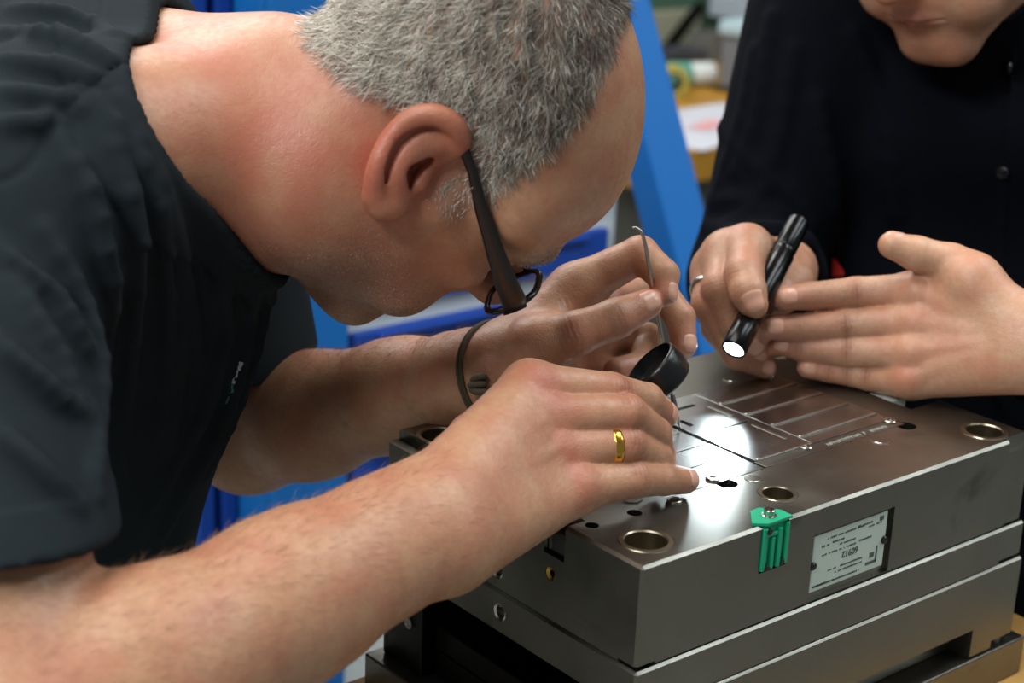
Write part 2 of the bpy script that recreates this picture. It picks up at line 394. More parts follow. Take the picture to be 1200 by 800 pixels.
# blue locker to the left of it
lk = empty('locker', W((410, 1200, FLZ)), 'tall bright blue steel locker beside the drawer cabinet', 'locker')
xl0 = onplane(312, 600, 1, YB)[0]; xl1 = x0-3
box('body', (xl0, YB+2, FLZ), (xl1, YB+500, 700), M['blue'], lk, 3)
box('door', (xl0+2, YB-14, FLZ+60), (xl1-2, YB+1, 690), M['blue'], lk, 2)
lk2 = empty('cupboard', W((280, 1200, FLZ)), 'dark blue steel cupboard partly hidden by the bent man', 'cupboard')
xd0 = onplane(232, 600, 1, YB+60)[0]
box('body', (xd0, YB+80, FLZ), (xl0-2, YB+520, 640), M['blue_dark'], lk2, 3)
xm = xd0*.5+xl0*.5
box('door', (xd0+2, YB+60, FLZ+50), (xm-6, YB+79, 630), M['blue_dark'], lk2, 2)
box('door', (xm+6, YB+60, FLZ+50), (xl0-4, YB+79, 630), M['blue_dark'], lk2, 2)
gx = onplane(205, 640, 1, YB+200)[0]
gp = empty('control_panel', W((100, 1250, FLZ)), 'pale grey steel switch box standing beyond the dark blue cupboard', 'panel')
box('body', (gx-300, YB+200, FLZ), (xd0-2, YB+500, 100), M['grey'], gp, 3)
box('cover', (gx-280, YB+190, FLZ+100), (xd0-20, YB+199, 80), M['grey'], gp, 1.5)

# slanted blue strut of a shop crane
st = empty('crane', W(onplane(800, 260, 1, 800)), 'slanted bright blue steel crane strut between the two men', 'crane')
def bar(name, a, b, s, m, parent, up=(0, -1, 0), bev=3):
    a = np.array(a, float); b = np.array(b, float); z = Vector(b-a); L = z.length; z.normalize()
    y = Vector(up); y = (y-z*y.dot(z)).normalized(); x = y.cross(z)
    bm = bmesh.new(); add_box(bm, (-s[0]/2, -s[1]/2, 0), (s[0]/2, s[1]/2, L), bev)
    R = Matrix((x, y, z)).transposed().to_4x4(); off = Vector((0, 0, ZT))
    for v in bm.verts: v.co = R.to_3x3() @ (v.co-off) + W(a)
    bmesh.ops.recalc_face_normals(bm, faces=bm.faces[:])
    return bmobj(name, bm, m, parent)
A = P(690, -120, 2230); B = P(798, 290, 2290)
D = (B-A)/np.linalg.norm(B-A)
foot = A+D*((FLZ+30-A[2])/D[2])
bar('strut', A-D*400, foot, (66, 58), M['blue'], st, up=tuple(-FW+.6*R2))
box('foot', (foot[0]-150, foot[1]-60, FLZ), (foot[0]+150, foot[1]+60, FLZ+40), M['blue'], st, 3)

# far bench with papers and boxes
BZ = -330
M['bench_edge'] = mat('varnished_wood', '#a8781c', .5, var=.15)
fb = empty('desk', W((2300, 2600, FLZ)), 'far desk with an orange wooden edge and papers on it', 'desk')
q = [onplane(790, 170, 2, BZ), onplane(880, 150, 2, BZ)]
bx0, by0 = q[0][0], q[0][1]
DY = onplane(800, 74, 2, BZ)[1]
box('desk_top', (bx0-150, by0-60, BZ-70), (bx0+2400, DY, BZ), M['bench_edge'], fb, 4)
box('cabinet_base', (bx0-100, by0+20, FLZ), (bx0+2350, DY-60, BZ-70), mat('desk_base', '#4d4c45', .7), fb, 4)
M['paper'] = mat('paper', '#c3c5ce', .8, var=.03)
M['paper_red'] = mat('paper_pink', '#d79a9e', .8)
random.seed(5)
i = 0
for (px, py, w, h, a, col, lab) in ((812, 158, 260, 190, .3, 'paper', 'white sheet lying nearest the desk edge'), (845, 150, 260, 190, -.2, 'paper', 'white sheet lying by the dark shirt sleeve'),
        (806, 140, 230, 170, .6, 'paper', 'white sheet lying behind the nearest sheet on the desk'), (842, 132, 210, 150, .1, 'paper', 'white sheet lying in front of the grey box'),
        (830, 146, 120, 50, .35, 'paper_red', 'pink slip lying across the white sheets')):
    c = onplane(px, py, 2, BZ+1+i*1.2); bm = bmesh.new()
    add_box(bm, (c[0]-w/2, c[1]-h/2, BZ+i*1.3+.2), (c[0]+w/2, c[1]+h/2, BZ+1.1+i*1.3), 0, rot=Matrix.Rotation(a, 3, 'Z'))
    o = bmobj('paper_sheet', bm, M[col]); tag(o, lab, 'paper', 'papers on the far desk'); i += 1
def thing_box(name, px, py, w, dpt, h, col, lab, cat, rot=0, parts=()):
    c = onplane(px, py, 2, BZ); e = empty(name, W((c[0], c[1], BZ+8)), lab, cat)
    bm = bmesh.new(); add_box(bm, (c[0]-w/2, c[1]-dpt/2, BZ+8), (c[0]+w/2, c[1]+dpt/2, BZ+8+h), 6, rot=Matrix.Rotation(rot, 3, 'Z')); bmobj('body', bm, col, e)
    return c, e
c, e = thing_box('printer', 925, 106, 290, 240, 130, mat('grey_plastic', '#6d7074', .5), 'grey box machine with pale lid on the far desk', 'machine', .2)
bm = bmesh.new(); add_box(bm, (c[0]-155, c[1]-130, BZ+139), (c[0]+155, c[1]+130, BZ+175), 8, rot=Matrix.Rotation(.2, 3, 'Z')); bmobj('lid', bm, mat('pale_lid', '#a9c0c8', .5), e)
bm = bmesh.new(); add_box(bm, (c[0]-158, c[1]-135, BZ+2), (c[0]+158, c[1]+135, BZ+7.5), 2, rot=Matrix.Rotation(.2, 3, 'Z')); bmobj('base', bm, M['black'], e)
# tape roll and small bottle
c = onplane(787, 113, 2, BZ); e = empty('tape_roll', W((c[0], c[1], BZ)), 'yellow tape roll with dark core standing on the far desk', 'tape')
bm = bmesh.new(); add_lathe(bm, (c[0], c[1], BZ+38), (-.6, -.8, 0), [(24, -18), (38, -18), (38, 18), (24, 18), (24, -18)], 32, False); bmobj('roll', bm, mat('yellow_tape', '#b0a648', .5), e)
bm = bmesh.new(); add_lathe(bm, (c[0], c[1], BZ+38), (-.6, -.8, 0), [(17, -16), (24, -16), (24, 17), (17, 17), (17, -16)], 32, False); bmobj('core', bm, M['black'], e)
c = onplane(800, 100, 2, BZ); e = empty('spray_can', W((c[0], c[1], BZ)), 'small teal and white can lying behind the tape roll', 'can')
bm = bmesh.new(); add_lathe(bm, (c[0]-60, c[1], BZ+32), (1, -.3, 0), [(8, -4), (28, 0), (30, 6), (30, 60), (27, 66)], 28); bmobj('body', bm, mat('teal_can', '#5a9a8a', .5), e)
bm = bmesh.new(); add_lathe(bm, (c[0]+3, c[1]-20, BZ+32), (1, -.3, 0), [(26, 0), (28, 4), (28, 62), (20, 70), (.01, 70)], 28); bmobj('cap', bm, M['white'], e)
for (px, py, w, dp, h, col, lab) in ((775, 88, 120, 90, 70, '#4b4c55', 'dark grey parts bin nearest the blue crane strut on the far desk'), (800, 82, 110, 80, 60, '#55565c', 'mid grey parts bin between the dark grey bin and the taupe bin'),
                            (832, 70, 90, 90, 80, '#6b6a66', 'taupe parts bin beside the grey box machine')):
    c = onplane(px, py, 2, BZ); e = empty('parts_bin', W((c[0], c[1], BZ)), lab, 'bin', 'parts bins at the back of the desk')
    mm = mat('bin_plastic', col, .5)
    bm = bmesh.new(); add_box(bm, (c[0]-w/2, c[1]-dp/2, BZ+.5), (c[0]+w/2, c[1]+dp/2, BZ+h), 3); o = bmobj('body', bm, mm, e)
    carve(o, [box_bm((c[0]-w/2+5, c[1]-dp/2+5, BZ+8), (c[0]+w/2-5, c[1]+dp/2-5, BZ+h+9))])
# green machine with a diagonal bar behind
c = onplane(800, 20, 1, DY+260); gm = empty('milling_machine', W((c[0], c[1], FLZ)), 'green and cream machine tool with a dark diagonal bar behind the desk', 'machine')
yy = DY+260
M['mgreen'] = mat('machine_green', '#4a6a58', .5); M['cream'] = mat('machine_cream', '#a5a48c', .5)
a0 = onplane(720, 12, 1, yy); a1 = onplane(823, 12, 1, yy); zlo = onplane(770, 62, 1, yy)[2]; zhi = onplane(770, 14, 1, yy)[2]
box('cream_panel', (a0[0]-200, yy, zlo), (a1[0], yy+300, zhi), M['cream'], gm, 6)
box('green_body', (a0[0]-400, yy+20, FLZ), (a1[0]+1400, yy+900, zhi+700), M['mgreen'], gm, 8)
bar('diagonal_bar', onplane(778, 62, 1, yy-20), onplane(822, 5, 1, yy-20), (30, 20), M['steel_dark'], gm)
box('tray', (a1[0]+20, yy-150, zhi-20), (a1[0]+700, yy-5, zhi+40), mat('pale_blue_tray', '#b7c3cf', .5), gm, 4)
# ------------------------------------------------------------------ smooth solid modelling for bodies and clothes (mm)
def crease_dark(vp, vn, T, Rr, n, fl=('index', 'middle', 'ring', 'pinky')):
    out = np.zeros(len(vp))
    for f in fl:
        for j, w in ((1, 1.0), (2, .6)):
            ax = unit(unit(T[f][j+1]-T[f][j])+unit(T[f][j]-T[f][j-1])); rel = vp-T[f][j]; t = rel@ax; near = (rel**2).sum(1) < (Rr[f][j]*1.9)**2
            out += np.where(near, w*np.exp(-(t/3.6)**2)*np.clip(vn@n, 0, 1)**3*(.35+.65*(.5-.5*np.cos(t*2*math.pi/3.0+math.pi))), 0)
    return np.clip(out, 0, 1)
def unit(v): v = np.asarray(v, float); return v/np.linalg.norm(v)
class Cone:
    """tapered round limb segment; flat = (direction, factor) squashes it along that direction"""
    def __init__(s, a, b, ra, rb=None, flat=None):
        s.a = np.asarray(a, float); s.b = np.asarray(b, float); s.ra = float(ra); s.rb = float(ra if rb is None else rb)
        s.ba = s.b-s.a; s.l2 = max(float(s.ba@s.ba), 1e-9); s.flat = None
        if flat is not None: s.flat = (unit(flat[0]), float(flat[1]))
        s.bb = np.stack([np.minimum(s.a, s.b), np.maximum(s.a, s.b)]); s.R = max(s.ra, s.rb)*(1 if flat is None else max(1, s.flat[1]))
    def f(s, P):
        v = P-s.a; t = np.clip((v@s.ba)/s.l2, 0, 1); v = v-t[:, None]*s.ba; r = s.ra+t*(s.rb-s.ra)
        n = np.sqrt(np.einsum('ij,ij->i', v, v))
        if s.flat is None: return n-r
        q = v+np.outer((v@s.flat[0])*(1/s.flat[1]-1), s.flat[0]); m = np.sqrt(np.einsum('ij,ij->i', q, q))
        return (m-r)*n/np.maximum(m, 1e-6) if s.flat[1] > 1 else (m-r)*np.maximum(n/np.maximum(m, 1e-6), s.flat[1])
class Ell:
    def __init__(s, c, r, axes=None):
        s.c = np.asarray(c, float); s.r = np.asarray(r, float); s.A = np.eye(3) if axes is None else np.asarray(axes, float)
        s.bb = np.stack([s.c, s.c]); s.R = float(s.r.max())
    def f(s, P):
        q = (P-s.c)@s.A.T/s.r; k0 = np.sqrt(np.einsum('ij,ij->i', q, q)); g = q/s.r; k1 = np.sqrt(np.einsum('ij,ij->i', g, g))
        return k0*(k0-1)/np.maximum(k1, 1e-9)
class Half:
    """half space: inside where (p-c).n < 0"""
    def __init__(s, c, n): s.c = np.asarray(c, float); s.n = unit(n)
    def f(s, P): return (P-s.c)@s.n
class Node:
    def __init__(s, op, k, ch): s.op = op; s.k = float(k); s.ch = ch
def U(k, *ch): return Node('u', k, list(ch))
def SUB(k, a, b): return Node('s', k, [a, b])
def CUT(k, a, b): return Node('i', k, [a, b])
def INFL(a, amt): return Node('o', amt, [a])
def smin(a, b, k):
    if k <= 0: return np.minimum(a, b)
    h = np.maximum(k-np.abs(a-b), 0)/k
    return np.minimum(a, b)-h*h*k*.25
def leaves(n, out=None):
    out = [] if out is None else out
    if isinstance(n, Node):
        for c in n.ch: leaves(c, out)
    else: out.append(n)
    return out
BIG = 1e4
def ev(n, P, on=None):
    """value of the field at points P; leaves not in the set `on` are skipped"""
    if not isinstance(n, Node):
        if on is not None and not isinstance(n, Half) and id(n) not in on: return None
        return n.f(P)
    if n.op == 'u':
        r = None
        for c in n.ch:
            v = ev(c, P, on)
            if v is None: continue
            r = v if r is None else smin(r, v, n.k)
        return r
    if n.op == 'o':
        a = ev(n.ch[0], P, on); return None if a is None else a-n.k
    a = ev(n.ch[0], P, on)
    if a is None: return None
    b = ev(n.ch[1], P, on)
    if b is None: return a if n.op == 's' else None
    if n.op == 's': b = -b
    return -smin(-a, -b, n.k)
def val(n, P): return ev(n, np.atleast_2d(np.asarray(P, float)))
def grad(n, P, h=.6):
    P = np.atleast_2d(P); g = np.stack([val(n, P+d)-val(n, P-d) for d in np.eye(3)*h], 1)
    return g/np.maximum(np.linalg.norm(g, axis=1), 1e-9)[:, None]
def march(n, px, py, d0=500., d1=2000., steps=90):
    """first hit of the camera-independent solid along the sight line through a photo point; used to place folds, hair, seams"""
    px = np.atleast_1d(np.asarray(px, float)); py = np.atleast_1d(np.asarray(py, float))
    dr = FW[None]+((px-600)/F)[:, None]*R2-((py-400)/F)[:, None]*U2; ln = np.linalg.norm(dr, axis=1)
    t = np.full(len(px), float(d0))
    for _ in range(steps):
        v = val(n, CAMP+dr*t[:, None]); t = np.minimum(t+np.clip(v, -20, 200)*.8/ln, d1+50)
    return CAMP+dr*t[:, None], t < d1
def surface(root, h, pad=4.0, nb=16, kmax=30.0, lo=None, hi=None):
    """surface nets over sparse blocks -> vertices (mm), quads"""
    lv = [l for l in leaves(root) if not isinstance(l, Half)]
    LO = np.min([l.bb[0]-l.R for l in lv], 0)-pad; HI = np.max([l.bb[1]+l.R for l in lv], 0)+pad
    if lo is not None: LO = np.maximum(LO, lo)
    if hi is not None: HI = np.minimum(HI, hi)
    B = nb*h; n = np.ceil((HI-LO)/B).astype(int)
    gi = np.stack(np.meshgrid(*[np.arange(k) for k in n], indexing='ij'), -1).reshape(-1, 3)
    ce = LO+(gi+.5)*B; hd = B*.87
    V = np.concatenate([val(root, ce[i:i+20000]) for i in range(0, len(ce), 20000)])
    keep = np.abs(V) < hd*1.6+14
    gi = gi[keep]; ce = ce[keep]
    D = np.stack([l.f(ce) for l in lv], 1) < hd*1.4+kmax
    g = np.arange(nb+1)*h; GX, GY, GZ = np.meshgrid(g, g, g, indexing='ij'); base = np.stack([GX, GY, GZ], -1).reshape(-1, 3)
    N = n*nb+2
    key = lambda a: (a[..., 0].astype(np.int64)*N[1]+a[..., 1])*N[2]+a[..., 2]
    vk, vp, qk = [], [], []
    corners = [(i, j, k) for i in (0, 1) for j in (0, 1) for k in (0, 1)]
    edges = [(a, b) for a in range(8) for b in range(a+1, 8) if sum(abs(corners[a][t]-corners[b][t]) for t in range(3)) == 1]
    ids = [id(l) for l in lv]
    for bi in range(len(gi)):
        on = {ids[j] for j in np.nonzero(D[bi])[0]}
        off = gi[bi]*nb
        v = ev(root, LO+off*h+base, on)
        if v is None: continue
        if v.min() > 0 or v.max() < 0: continue
        v = v.reshape(nb+1, nb+1, nb+1); s = v < 0
        c8 = np.stack([v[c[0]:c[0]+nb, c[1]:c[1]+nb, c[2]:c[2]+nb] for c in corners], -1)
        m8 = (c8 < 0).sum(-1); act = np.argwhere((m8 > 0) & (m8 < 8))
        if len(act) == 0: continue
        cv = c8[act[:, 0], act[:, 1], act[:, 2]]
        acc = np.zeros((len(act), 3)); cnt = np.zeros(len(act))
        for a, b in edges:
            va, vb = cv[:, a], cv[:, b]; x = (va < 0) != (vb < 0)
            t = np.where(x, va/np.where(x, va-vb, 1), 0)
            ca, cb = np.array(corners[a], float), np.array(corners[b], float)
            acc += np.where(x[:, None], ca+t[:, None]*(cb-ca), 0); cnt += x
        vk.append(key(act+off)); vp.append(LO+(act+off+acc/cnt[:, None])*h)
        for ax in range(3):
            sl = [slice(0, nb)]*3; sh = [slice(0, nb)]*3; sh[ax] = slice(1, nb+1)
            A, Bq = s[tuple(sl)], s[tuple(sh)]
            e = np.argwhere(A != Bq)
            if len(e) == 0: continue
            flip = A[e[:, 0], e[:, 1], e[:, 2]]
            e = e+off; u = np.zeros(3, int); w = np.zeros(3, int); u[(ax+1) % 3] = 1; w[(ax+2) % 3] = 1
            ok = ((e-u-w) >= 0).all(1); e = e[ok]; flip = flip[ok]
            q = np.stack([key(e-u-w), key(e-w), key(e), key(e-u)], 1)
            q[~flip] = q[~flip][:, ::-1]; qk.append(q)
    vk = np.concatenate(vk); vp = np.concatenate(vp); qk = np.concatenate(qk)
    o = np.argsort(vk); vk = vk[o]; vp = vp[o]
    ix = np.minimum(np.searchsorted(vk, qk), len(vk)-1); good = (vk[ix] == qk).all(1)
    return vp, ix[good]
def clean_islands(vp, q):
    return vp, q
def mesh_np(name, vp, q, m, parent=None, kind=None, attrs=None, smooth=True):
    """vp in mm -> linked object"""
    me = bpy.data.meshes.new(name); n = len(vp); k = q.shape[1]
    co = vp/1000.0; co = co+np.array([0, 0, ZT])
    me.vertices.add(n); me.vertices.foreach_set('co', co.astype(np.float32).ravel())
    me.loops.add(q.size); me.loops.foreach_set('vertex_index', q.astype(np.int32).ravel())
    me.polygons.add(len(q)); me.polygons.foreach_set('loop_start', (np.arange(len(q))*k).astype(np.int32))
    me.polygons.foreach_set('loop_total', np.full(len(q), k, np.int32))
    me.update(calc_edges=True); me.validate()
    for an, av in (attrs or {}).items():
        if av.ndim == 1:
            at = me.attributes.new(an, 'FLOAT', 'POINT'); at.data.foreach_set('value', av.astype(np.float32))
    return link(name, me, m, parent, kind, smooth)
def vnormals(vp, q):
    n = np.zeros_like(vp); a, b, c, d = (vp[q[:, i]] for i in range(4)); f = np.cross(c-a, d-b)
    for i in range(4): np.add.at(n, q[:, i], f)
    return n/np.maximum(np.linalg.norm(n, axis=1), 1e-12)[:, None]
def blob(vp, c, r):
    d2 = ((vp-np.asarray(c))**2).sum(1); return np.exp(-d2/(r*r))
def chain(pts, rad, k=4.0, flat=None):
    return U(k, *[Cone(pts[i], pts[i+1], rad[i], rad[i+1], flat) for i in range(len(pts)-1)])

# ---- skin, hair, cloth
def skin_mat(name, base, red, dark, sss=.12):
    m = bpy.data.materials.new(name); m.use_nodes = True; nt = m.node_tree; b = nt.nodes['Principled BSDF']; L = nt.links.new
    tc = nt.nodes.new('ShaderNodeTexCoord')
    def noise(sc, det=4, dist=0):
        n = nt.nodes.new('ShaderNodeTexNoise'); n.inputs['Scale'].default_value = sc; n.inputs['Detail'].default_value = det; n.inputs['Distortion'].default_value = dist
        L(tc.outputs['Object'], n.inputs['Vector']); return n
    def mix(fac, A, B, mode='MIX'):
        x = nt.nodes.new('ShaderNodeMix'); x.data_type = 'RGBA'; x.blend_type = mode
        for nm, v in (('A', A), ('B', B)):
            if isinstance(v, tuple): x.inputs[nm].default_value = v
            else: L(v, x.inputs[nm])
        if isinstance(fac, float): x.inputs['Factor'].default_value = fac
        else: L(fac, x.inputs['Factor'])
        return x.outputs['Result']
    def attr(nm):
        a = nt.nodes.new('ShaderNodeAttribute'); a.attribute_name = nm; return a.outputs['Fac']
    def rng(s, a, b_, c=0., d=1.):
        r = nt.nodes.new('ShaderNodeMapRange'); r.inputs['From Min'].default_value = a; r.inputs['From Max'].default_value = b_; r.inputs['To Min'].default_value = c; r.inputs['To Max'].default_value = d
        L(s, r.inputs['Value']); return r.outputs['Result']
    bl = noise(38, 3); fine = noise(260, 3); pores = noise(900, 2)
    c = mix(rng(bl.outputs['Fac'], .4, .68, 0, .5), lin(base), lin(red))
    c = mix(rng(noise(95, 4, .5).outputs['Fac'], .45, .7, 0, .3), c, lin(dark))
    c = mix(rng(fine.outputs['Fac'], .35, .65, 0, .22), c, lin(dark))
    ra = nt.nodes.new('ShaderNodeMath'); ra.operation = 'MULTIPLY'; L(attr('red'), ra.inputs[0]); L(rng(bl.outputs['Fac'], .3, .6, .55, 1.), ra.inputs[1])
    c = mix(ra.outputs[0], c, lin(red))
    st = nt.nodes.new('ShaderNodeMath'); st.operation = 'MULTIPLY'; L(attr('stubble'), st.inputs[0]); L(rng(noise(1300, 2).outputs['Fac'], .38, .62, .15, 1.), st.inputs[1])
    c = mix(st.outputs[0], c, lin('#5b4a40'))
    c = mix(attr('lip'), c, lin('#a5685c'))
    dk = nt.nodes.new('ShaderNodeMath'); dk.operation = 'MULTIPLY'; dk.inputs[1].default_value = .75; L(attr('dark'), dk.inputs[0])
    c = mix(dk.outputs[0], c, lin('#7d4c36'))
    c = mix(attr('scalp'), c, lin('#8d7d70'))
    L(c, b.inputs['Base Color'])
    L(rng(fine.outputs['Fac'], .3, .7, .36, .52), b.inputs['Roughness'])
    b.inputs['Subsurface Weight'].default_value = sss; b.inputs['Subsurface Radius'].default_value = (1, .35, .2); b.inputs['Subsurface Scale'].default_value = .006
    b.inputs['Specular IOR Level'].default_value = .45
    bp = nt.nodes.new('ShaderNodeBump'); bp.inputs['Strength'].default_value = .42; bp.inputs['Distance'].default_value = .0006
    ad = nt.nodes.new('ShaderNodeMath'); ad.operation = 'ADD'; L(pores.outputs['Fac'], ad.inputs[0]); L(fine.outputs['Fac'], ad.inputs[1])
    L(ad.outputs[0], bp.inputs['Height']); L(bp.outputs['Normal'], b.inputs['Normal'])
    return m
def cloth_mat(name, col, weave=1400, bump=.5, sheen=.25, var=.18):
    m = mat(name, col, .85, 0, bump=bump, bscale=weave, var=var, vscale=30)
    b = m.node_tree.nodes['Principled BSDF']; b.inputs['Sheen Weight'].default_value = sheen; b.inputs['Sheen Roughness'].default_value = .5
    b.inputs['Specular IOR Level'].default_value = .06
    return m
M['nail'] = mat('fingernail', '#cf9c86', .3, var=.06)
M['shirt1'] = cloth_mat('charcoal_cotton', '#23292d', sheen=.0)
M['shirt2'] = cloth_mat('black_navy_cotton', '#0a0c13', sheen=.0)
M['trouser'] = cloth_mat('trouser_cloth', '#16181e')
M['leather'] = mat('black_leather', '#0d0c0b', .4)
def nail(parent, tip, axis, dorsal, r, root, L=1.0):
    """curved fingernail laid on the dorsal side of a fingertip"""
    ax = unit(axis); d = unit(np.asarray(dorsal)-ax*(np.asarray(dorsal)@ax)); s = np.cross(ax, d)
    c = np.asarray(tip)+ax*(r*.05); nu = nv = 9; pts = []; lift = []
    for i in range(nu+1):
        for j in range(nv+1):
            u = -1+2*i/nu; v = -1+2*j/nv
            su = u*math.sqrt(1-.30*v*v); sv = v*math.sqrt(1-.30*u*u); an = su*.80
            dirn = d*math.cos(an)+s*math.sin(an); e = max(abs(u), abs(v))
            pts.append((c+ax*(sv*r*.74*L), dirn)); lift.append(.45 if e < .99 else -.35)
    q = np.array([p+dd*r*2.0 for p, dd in pts]); dr = np.array([dd for _, dd in pts])
    for _ in range(30): q = q-dr*np.clip(val(root, q)*.8, -2, 4)[:, None]
    q = q+dr*np.array(lift)[:, None]
    bm = bmesh.new(); vs = [bm.verts.new(W(p)) for p in q]; n1 = nv+1
    for i in range(nu):
        for j in range(nv): bm.faces.new((vs[i*n1+j], vs[(i+1)*n1+j], vs[(i+1)*n1+j+1], vs[i*n1+j+1]))
    bmesh.ops.recalc_face_normals(bm, faces=bm.faces[:])
    if bm.faces[:][40].normal.dot(Vector(d)) < 0: bmesh.ops.reverse_faces(bm, faces=bm.faces[:])
    return bmobj('fingernail', bm, M['nail'], parent, None, True)
def strands(name, roots, dirs, lens, rad, m, parent, sag=None):
    """tapered three-sided hairs as one mesh; arrays in mm"""
    n = len(roots); d = dirs/np.linalg.norm(dirs, axis=1)[:, None]
    t = np.cross(d, np.array([.31, .52, .79])); t /= np.linalg.norm(t, axis=1)[:, None]; b = np.cross(d, t)
    mid = roots+d*(lens*.55)[:, None]; bend = sag if sag is not None else np.zeros_like(d)
    tip = roots+d*lens[:, None]+bend
    V = np.zeros((n, 7, 3))
    for j in range(3):
        a = 2*math.pi*j/3; o = t*math.cos(a)+b*math.sin(a)
        V[:, j] = roots+o*rad; V[:, 3+j] = mid+bend*.25+o*rad*.75
    V[:, 6] = tip
    T = []
    for j in range(3):
        k = (j+1) % 3
        T += [(j, k, 3+k), (j, 3+k, 3+j), (3+j, 3+k, 6)]
    T = np.array(T)[None]+(np.arange(n)*7)[:, None, None]
    return mesh_np(name, V.reshape(-1, 3), T.reshape(-1, 3), m, parent, 'stuff', None, True)
def rrow(v): return np.asarray(v, float)
# ------------------------------------------------------------------ heads
def c2w(v): return v[0]*R2 - v[1]*U2 + v[2]*FW
class Head:
    """S right side, Fd face direction, Up crown; origin midway between the ear canals"""
    def __init__(s, O, S, Fd, sc, ear_tilt=-14):
        s.O = np.asarray(O, float); s.S = unit(S); Fd = np.asarray(Fd, float); s.F = unit(Fd-s.S*(Fd@s.S)); s.Uv = np.cross(s.S, s.F); s.sc = sc; s.tilt = math.radians(ear_tilt)
        s.A = np.stack([s.S, s.F, s.Uv])
    def p(s, x, y, z): return s.O+s.sc*(x*s.S+y*s.F+z*s.Uv)
    def loc(s, P): return (np.atleast_2d(P)-s.O)@s.A.T/s.sc
    def c(s, a, b, ra, rb=None, flat=None): return Cone(s.p(*a), s.p(*b), ra*s.sc, (ra if rb is None else rb)*s.sc, flat)
    def e(s, c, r, rx=0): 
        A = s.A
        if rx:
            a = math.radians(rx); A = np.stack([s.S, s.F*math.cos(a)+s.Uv*math.sin(a), -s.F*math.sin(a)+s.Uv*math.cos(a)])
        return Ell(s.p(*c), np.array(r)*s.sc, A)
    def ep(s, sd, y, z, x):
        ct, st = math.cos(s.tilt), math.sin(s.tilt)
        return (sd*x, y*ct+z*st-2, -y*st+z*ct)
    def ear(s, sd):
        q = lambda y, z, x: s.ep(sd, y, z, x)
        def ch(pts, r): return [s.c(q(*pts[i]), q(*pts[i+1]), r[i], r[i+1]) for i in range(len(pts)-1)]
        plate = U(4, s.c(q(-2, 26, 77), q(-14, 10, 81), 8, 8, (s.S, .45)), s.c(q(-14, 10, 81), q(-8, -16, 77), 8, 7, (s.S, .45)), s.c(q(2, 16, 72), q(0, -10, 72), 9, 9))
        helix = U(3, *ch([(5, 8, 73), (8, 20, 76), (4, 30, 80), (-6, 35.5, 84), (-17, 32, 88), (-24.5, 20, 90), (-26, 6, 90), (-22, -8, 87), (-15, -19, 83)], [3.4, 3.9, 4.1, 4.2, 4.2, 4.1, 4.0, 3.8, 4.2]))
        anti = U(3, *ch([(-3, 24, 80), (-11, 21, 83), (-16, 9, 85), (-15, -5, 83.5), (-9, -12, 80.5)], [2.4, 3.2, 3.5, 3.5, 3.2]))
        lobe = U(5, s.c(q(-14, -19, 82), q(-6, -27, 77), 5, 6), s.c(q(-6, -27, 77), q(1, -18, 73), 6, 6))
        trag = s.c(q(6, -1, 73), q(4, -9, 74), 4.2, 4.6)
        e = U(3.5, plate, helix, anti, lobe)
        e = SUB(3, e, U(2, Ell(s.p(*q(-5, 1, 84)), np.array((7, 6.5, 11))*s.sc, s.A), Ell(s.p(*q(-2, -6, 80)), np.array((8, 5, 6.5))*s.sc, s.A), s.c(q(-1, -1, 76), q(6, -1, 60), 4.2)))
        e = SUB(2, e, s.c(q(-19.5, 16, 89), q(-20, 2, 89), 2.3)); e = SUB(2, e, s.c(q(-3, 29.5, 85), q(-17, 25, 90), 2.4))
        return U(3, e, trag)
    def node(s, ears=(1, -1)):
        c, e = s.c, s.e
        skull = U(26, e((0, -14, 54), (75, 97, 79)), e((0, 30, 46), (62, 62, 56)), e((0, -46, 14), (60, 56, 48)), c((-56, 48, 40), (56, 48, 40), 17, 17))
        mand = U(12, *[x for g in (-1, 1) for x in (c((g*57, 8, -8), (g*51, 14, -60), 15, 16), c((g*51, 14, -60), (g*16, 74, -88), 16, 17))],
                 c((-13, 77, -88), (13, 77, -88), 18), c((0, 20, -50), (0, 68, -74), 40, 24), c((0, 10, -84), (0, 62, -94), 33, 25))
        mid = U(14, e((0, 52, -20), (56, 40, 58)), e((0, 70, -42), (36, 28, 32)), *[c((g*64, 26, -4), (g*40, 74, -10), 11, 15) for g in (-1, 1)], *[c((g*49, 38, -38), (g*39, 66, -48), 25, 25) for g in (-1, 1)])
        h = U(22, skull, mand, mid)
        h = U(9, h, *[c((g*48, 74, 29), (g*16, 90, 33), 10, 11) for g in (-1, 1)])
        h = SUB(9, h, U(4, *[e((g*32, 96, 11), (17, 15, 12)) for g in (-1, 1)]))
        h = U(2.5, h, *[e((g*31.5, 74.5, 11), (14.2, 14.2, 12.5)) for g in (-1, 1)])
        nose = U(7, c((0, 88, 24), (0, 112, -8), 7, 9), c((0, 112, -9), (0, 112, -11), 10.2), *[c((g*11.5, 100, -16), (g*10.5, 107, -13), 7, 7) for g in (-1, 1)], c((0, 96, -22), (0, 108, -16), 6, 6))
        h = U(7, h, nose)
        h = SUB(2, h, U(1, *[c((g*7, 103, -21), (g*6.5, 100, -14), 3.2) for g in (-1, 1)]))
        lips = U(3.5, c((-24, 88, -51), (-7, 98, -46.5), 3.0, 4.2), c((-7, 98, -46.5), (7, 98, -46.5), 4.2), c((7, 98, -46.5), (24, 88, -51), 4.2, 3.0),
                 c((-22, 88, -53), (0, 96, -56), 3.2, 5.6), c((0, 96, -56), (22, 88, -53), 5.6, 3.2))
        h = U(6, h, lips)
        h = SUB(1.6, h, U(1, c((-26, 92, -52), (0, 104.5, -50.6), .9), c((0, 104.5, -50.6), (26, 92, -52), .9)))
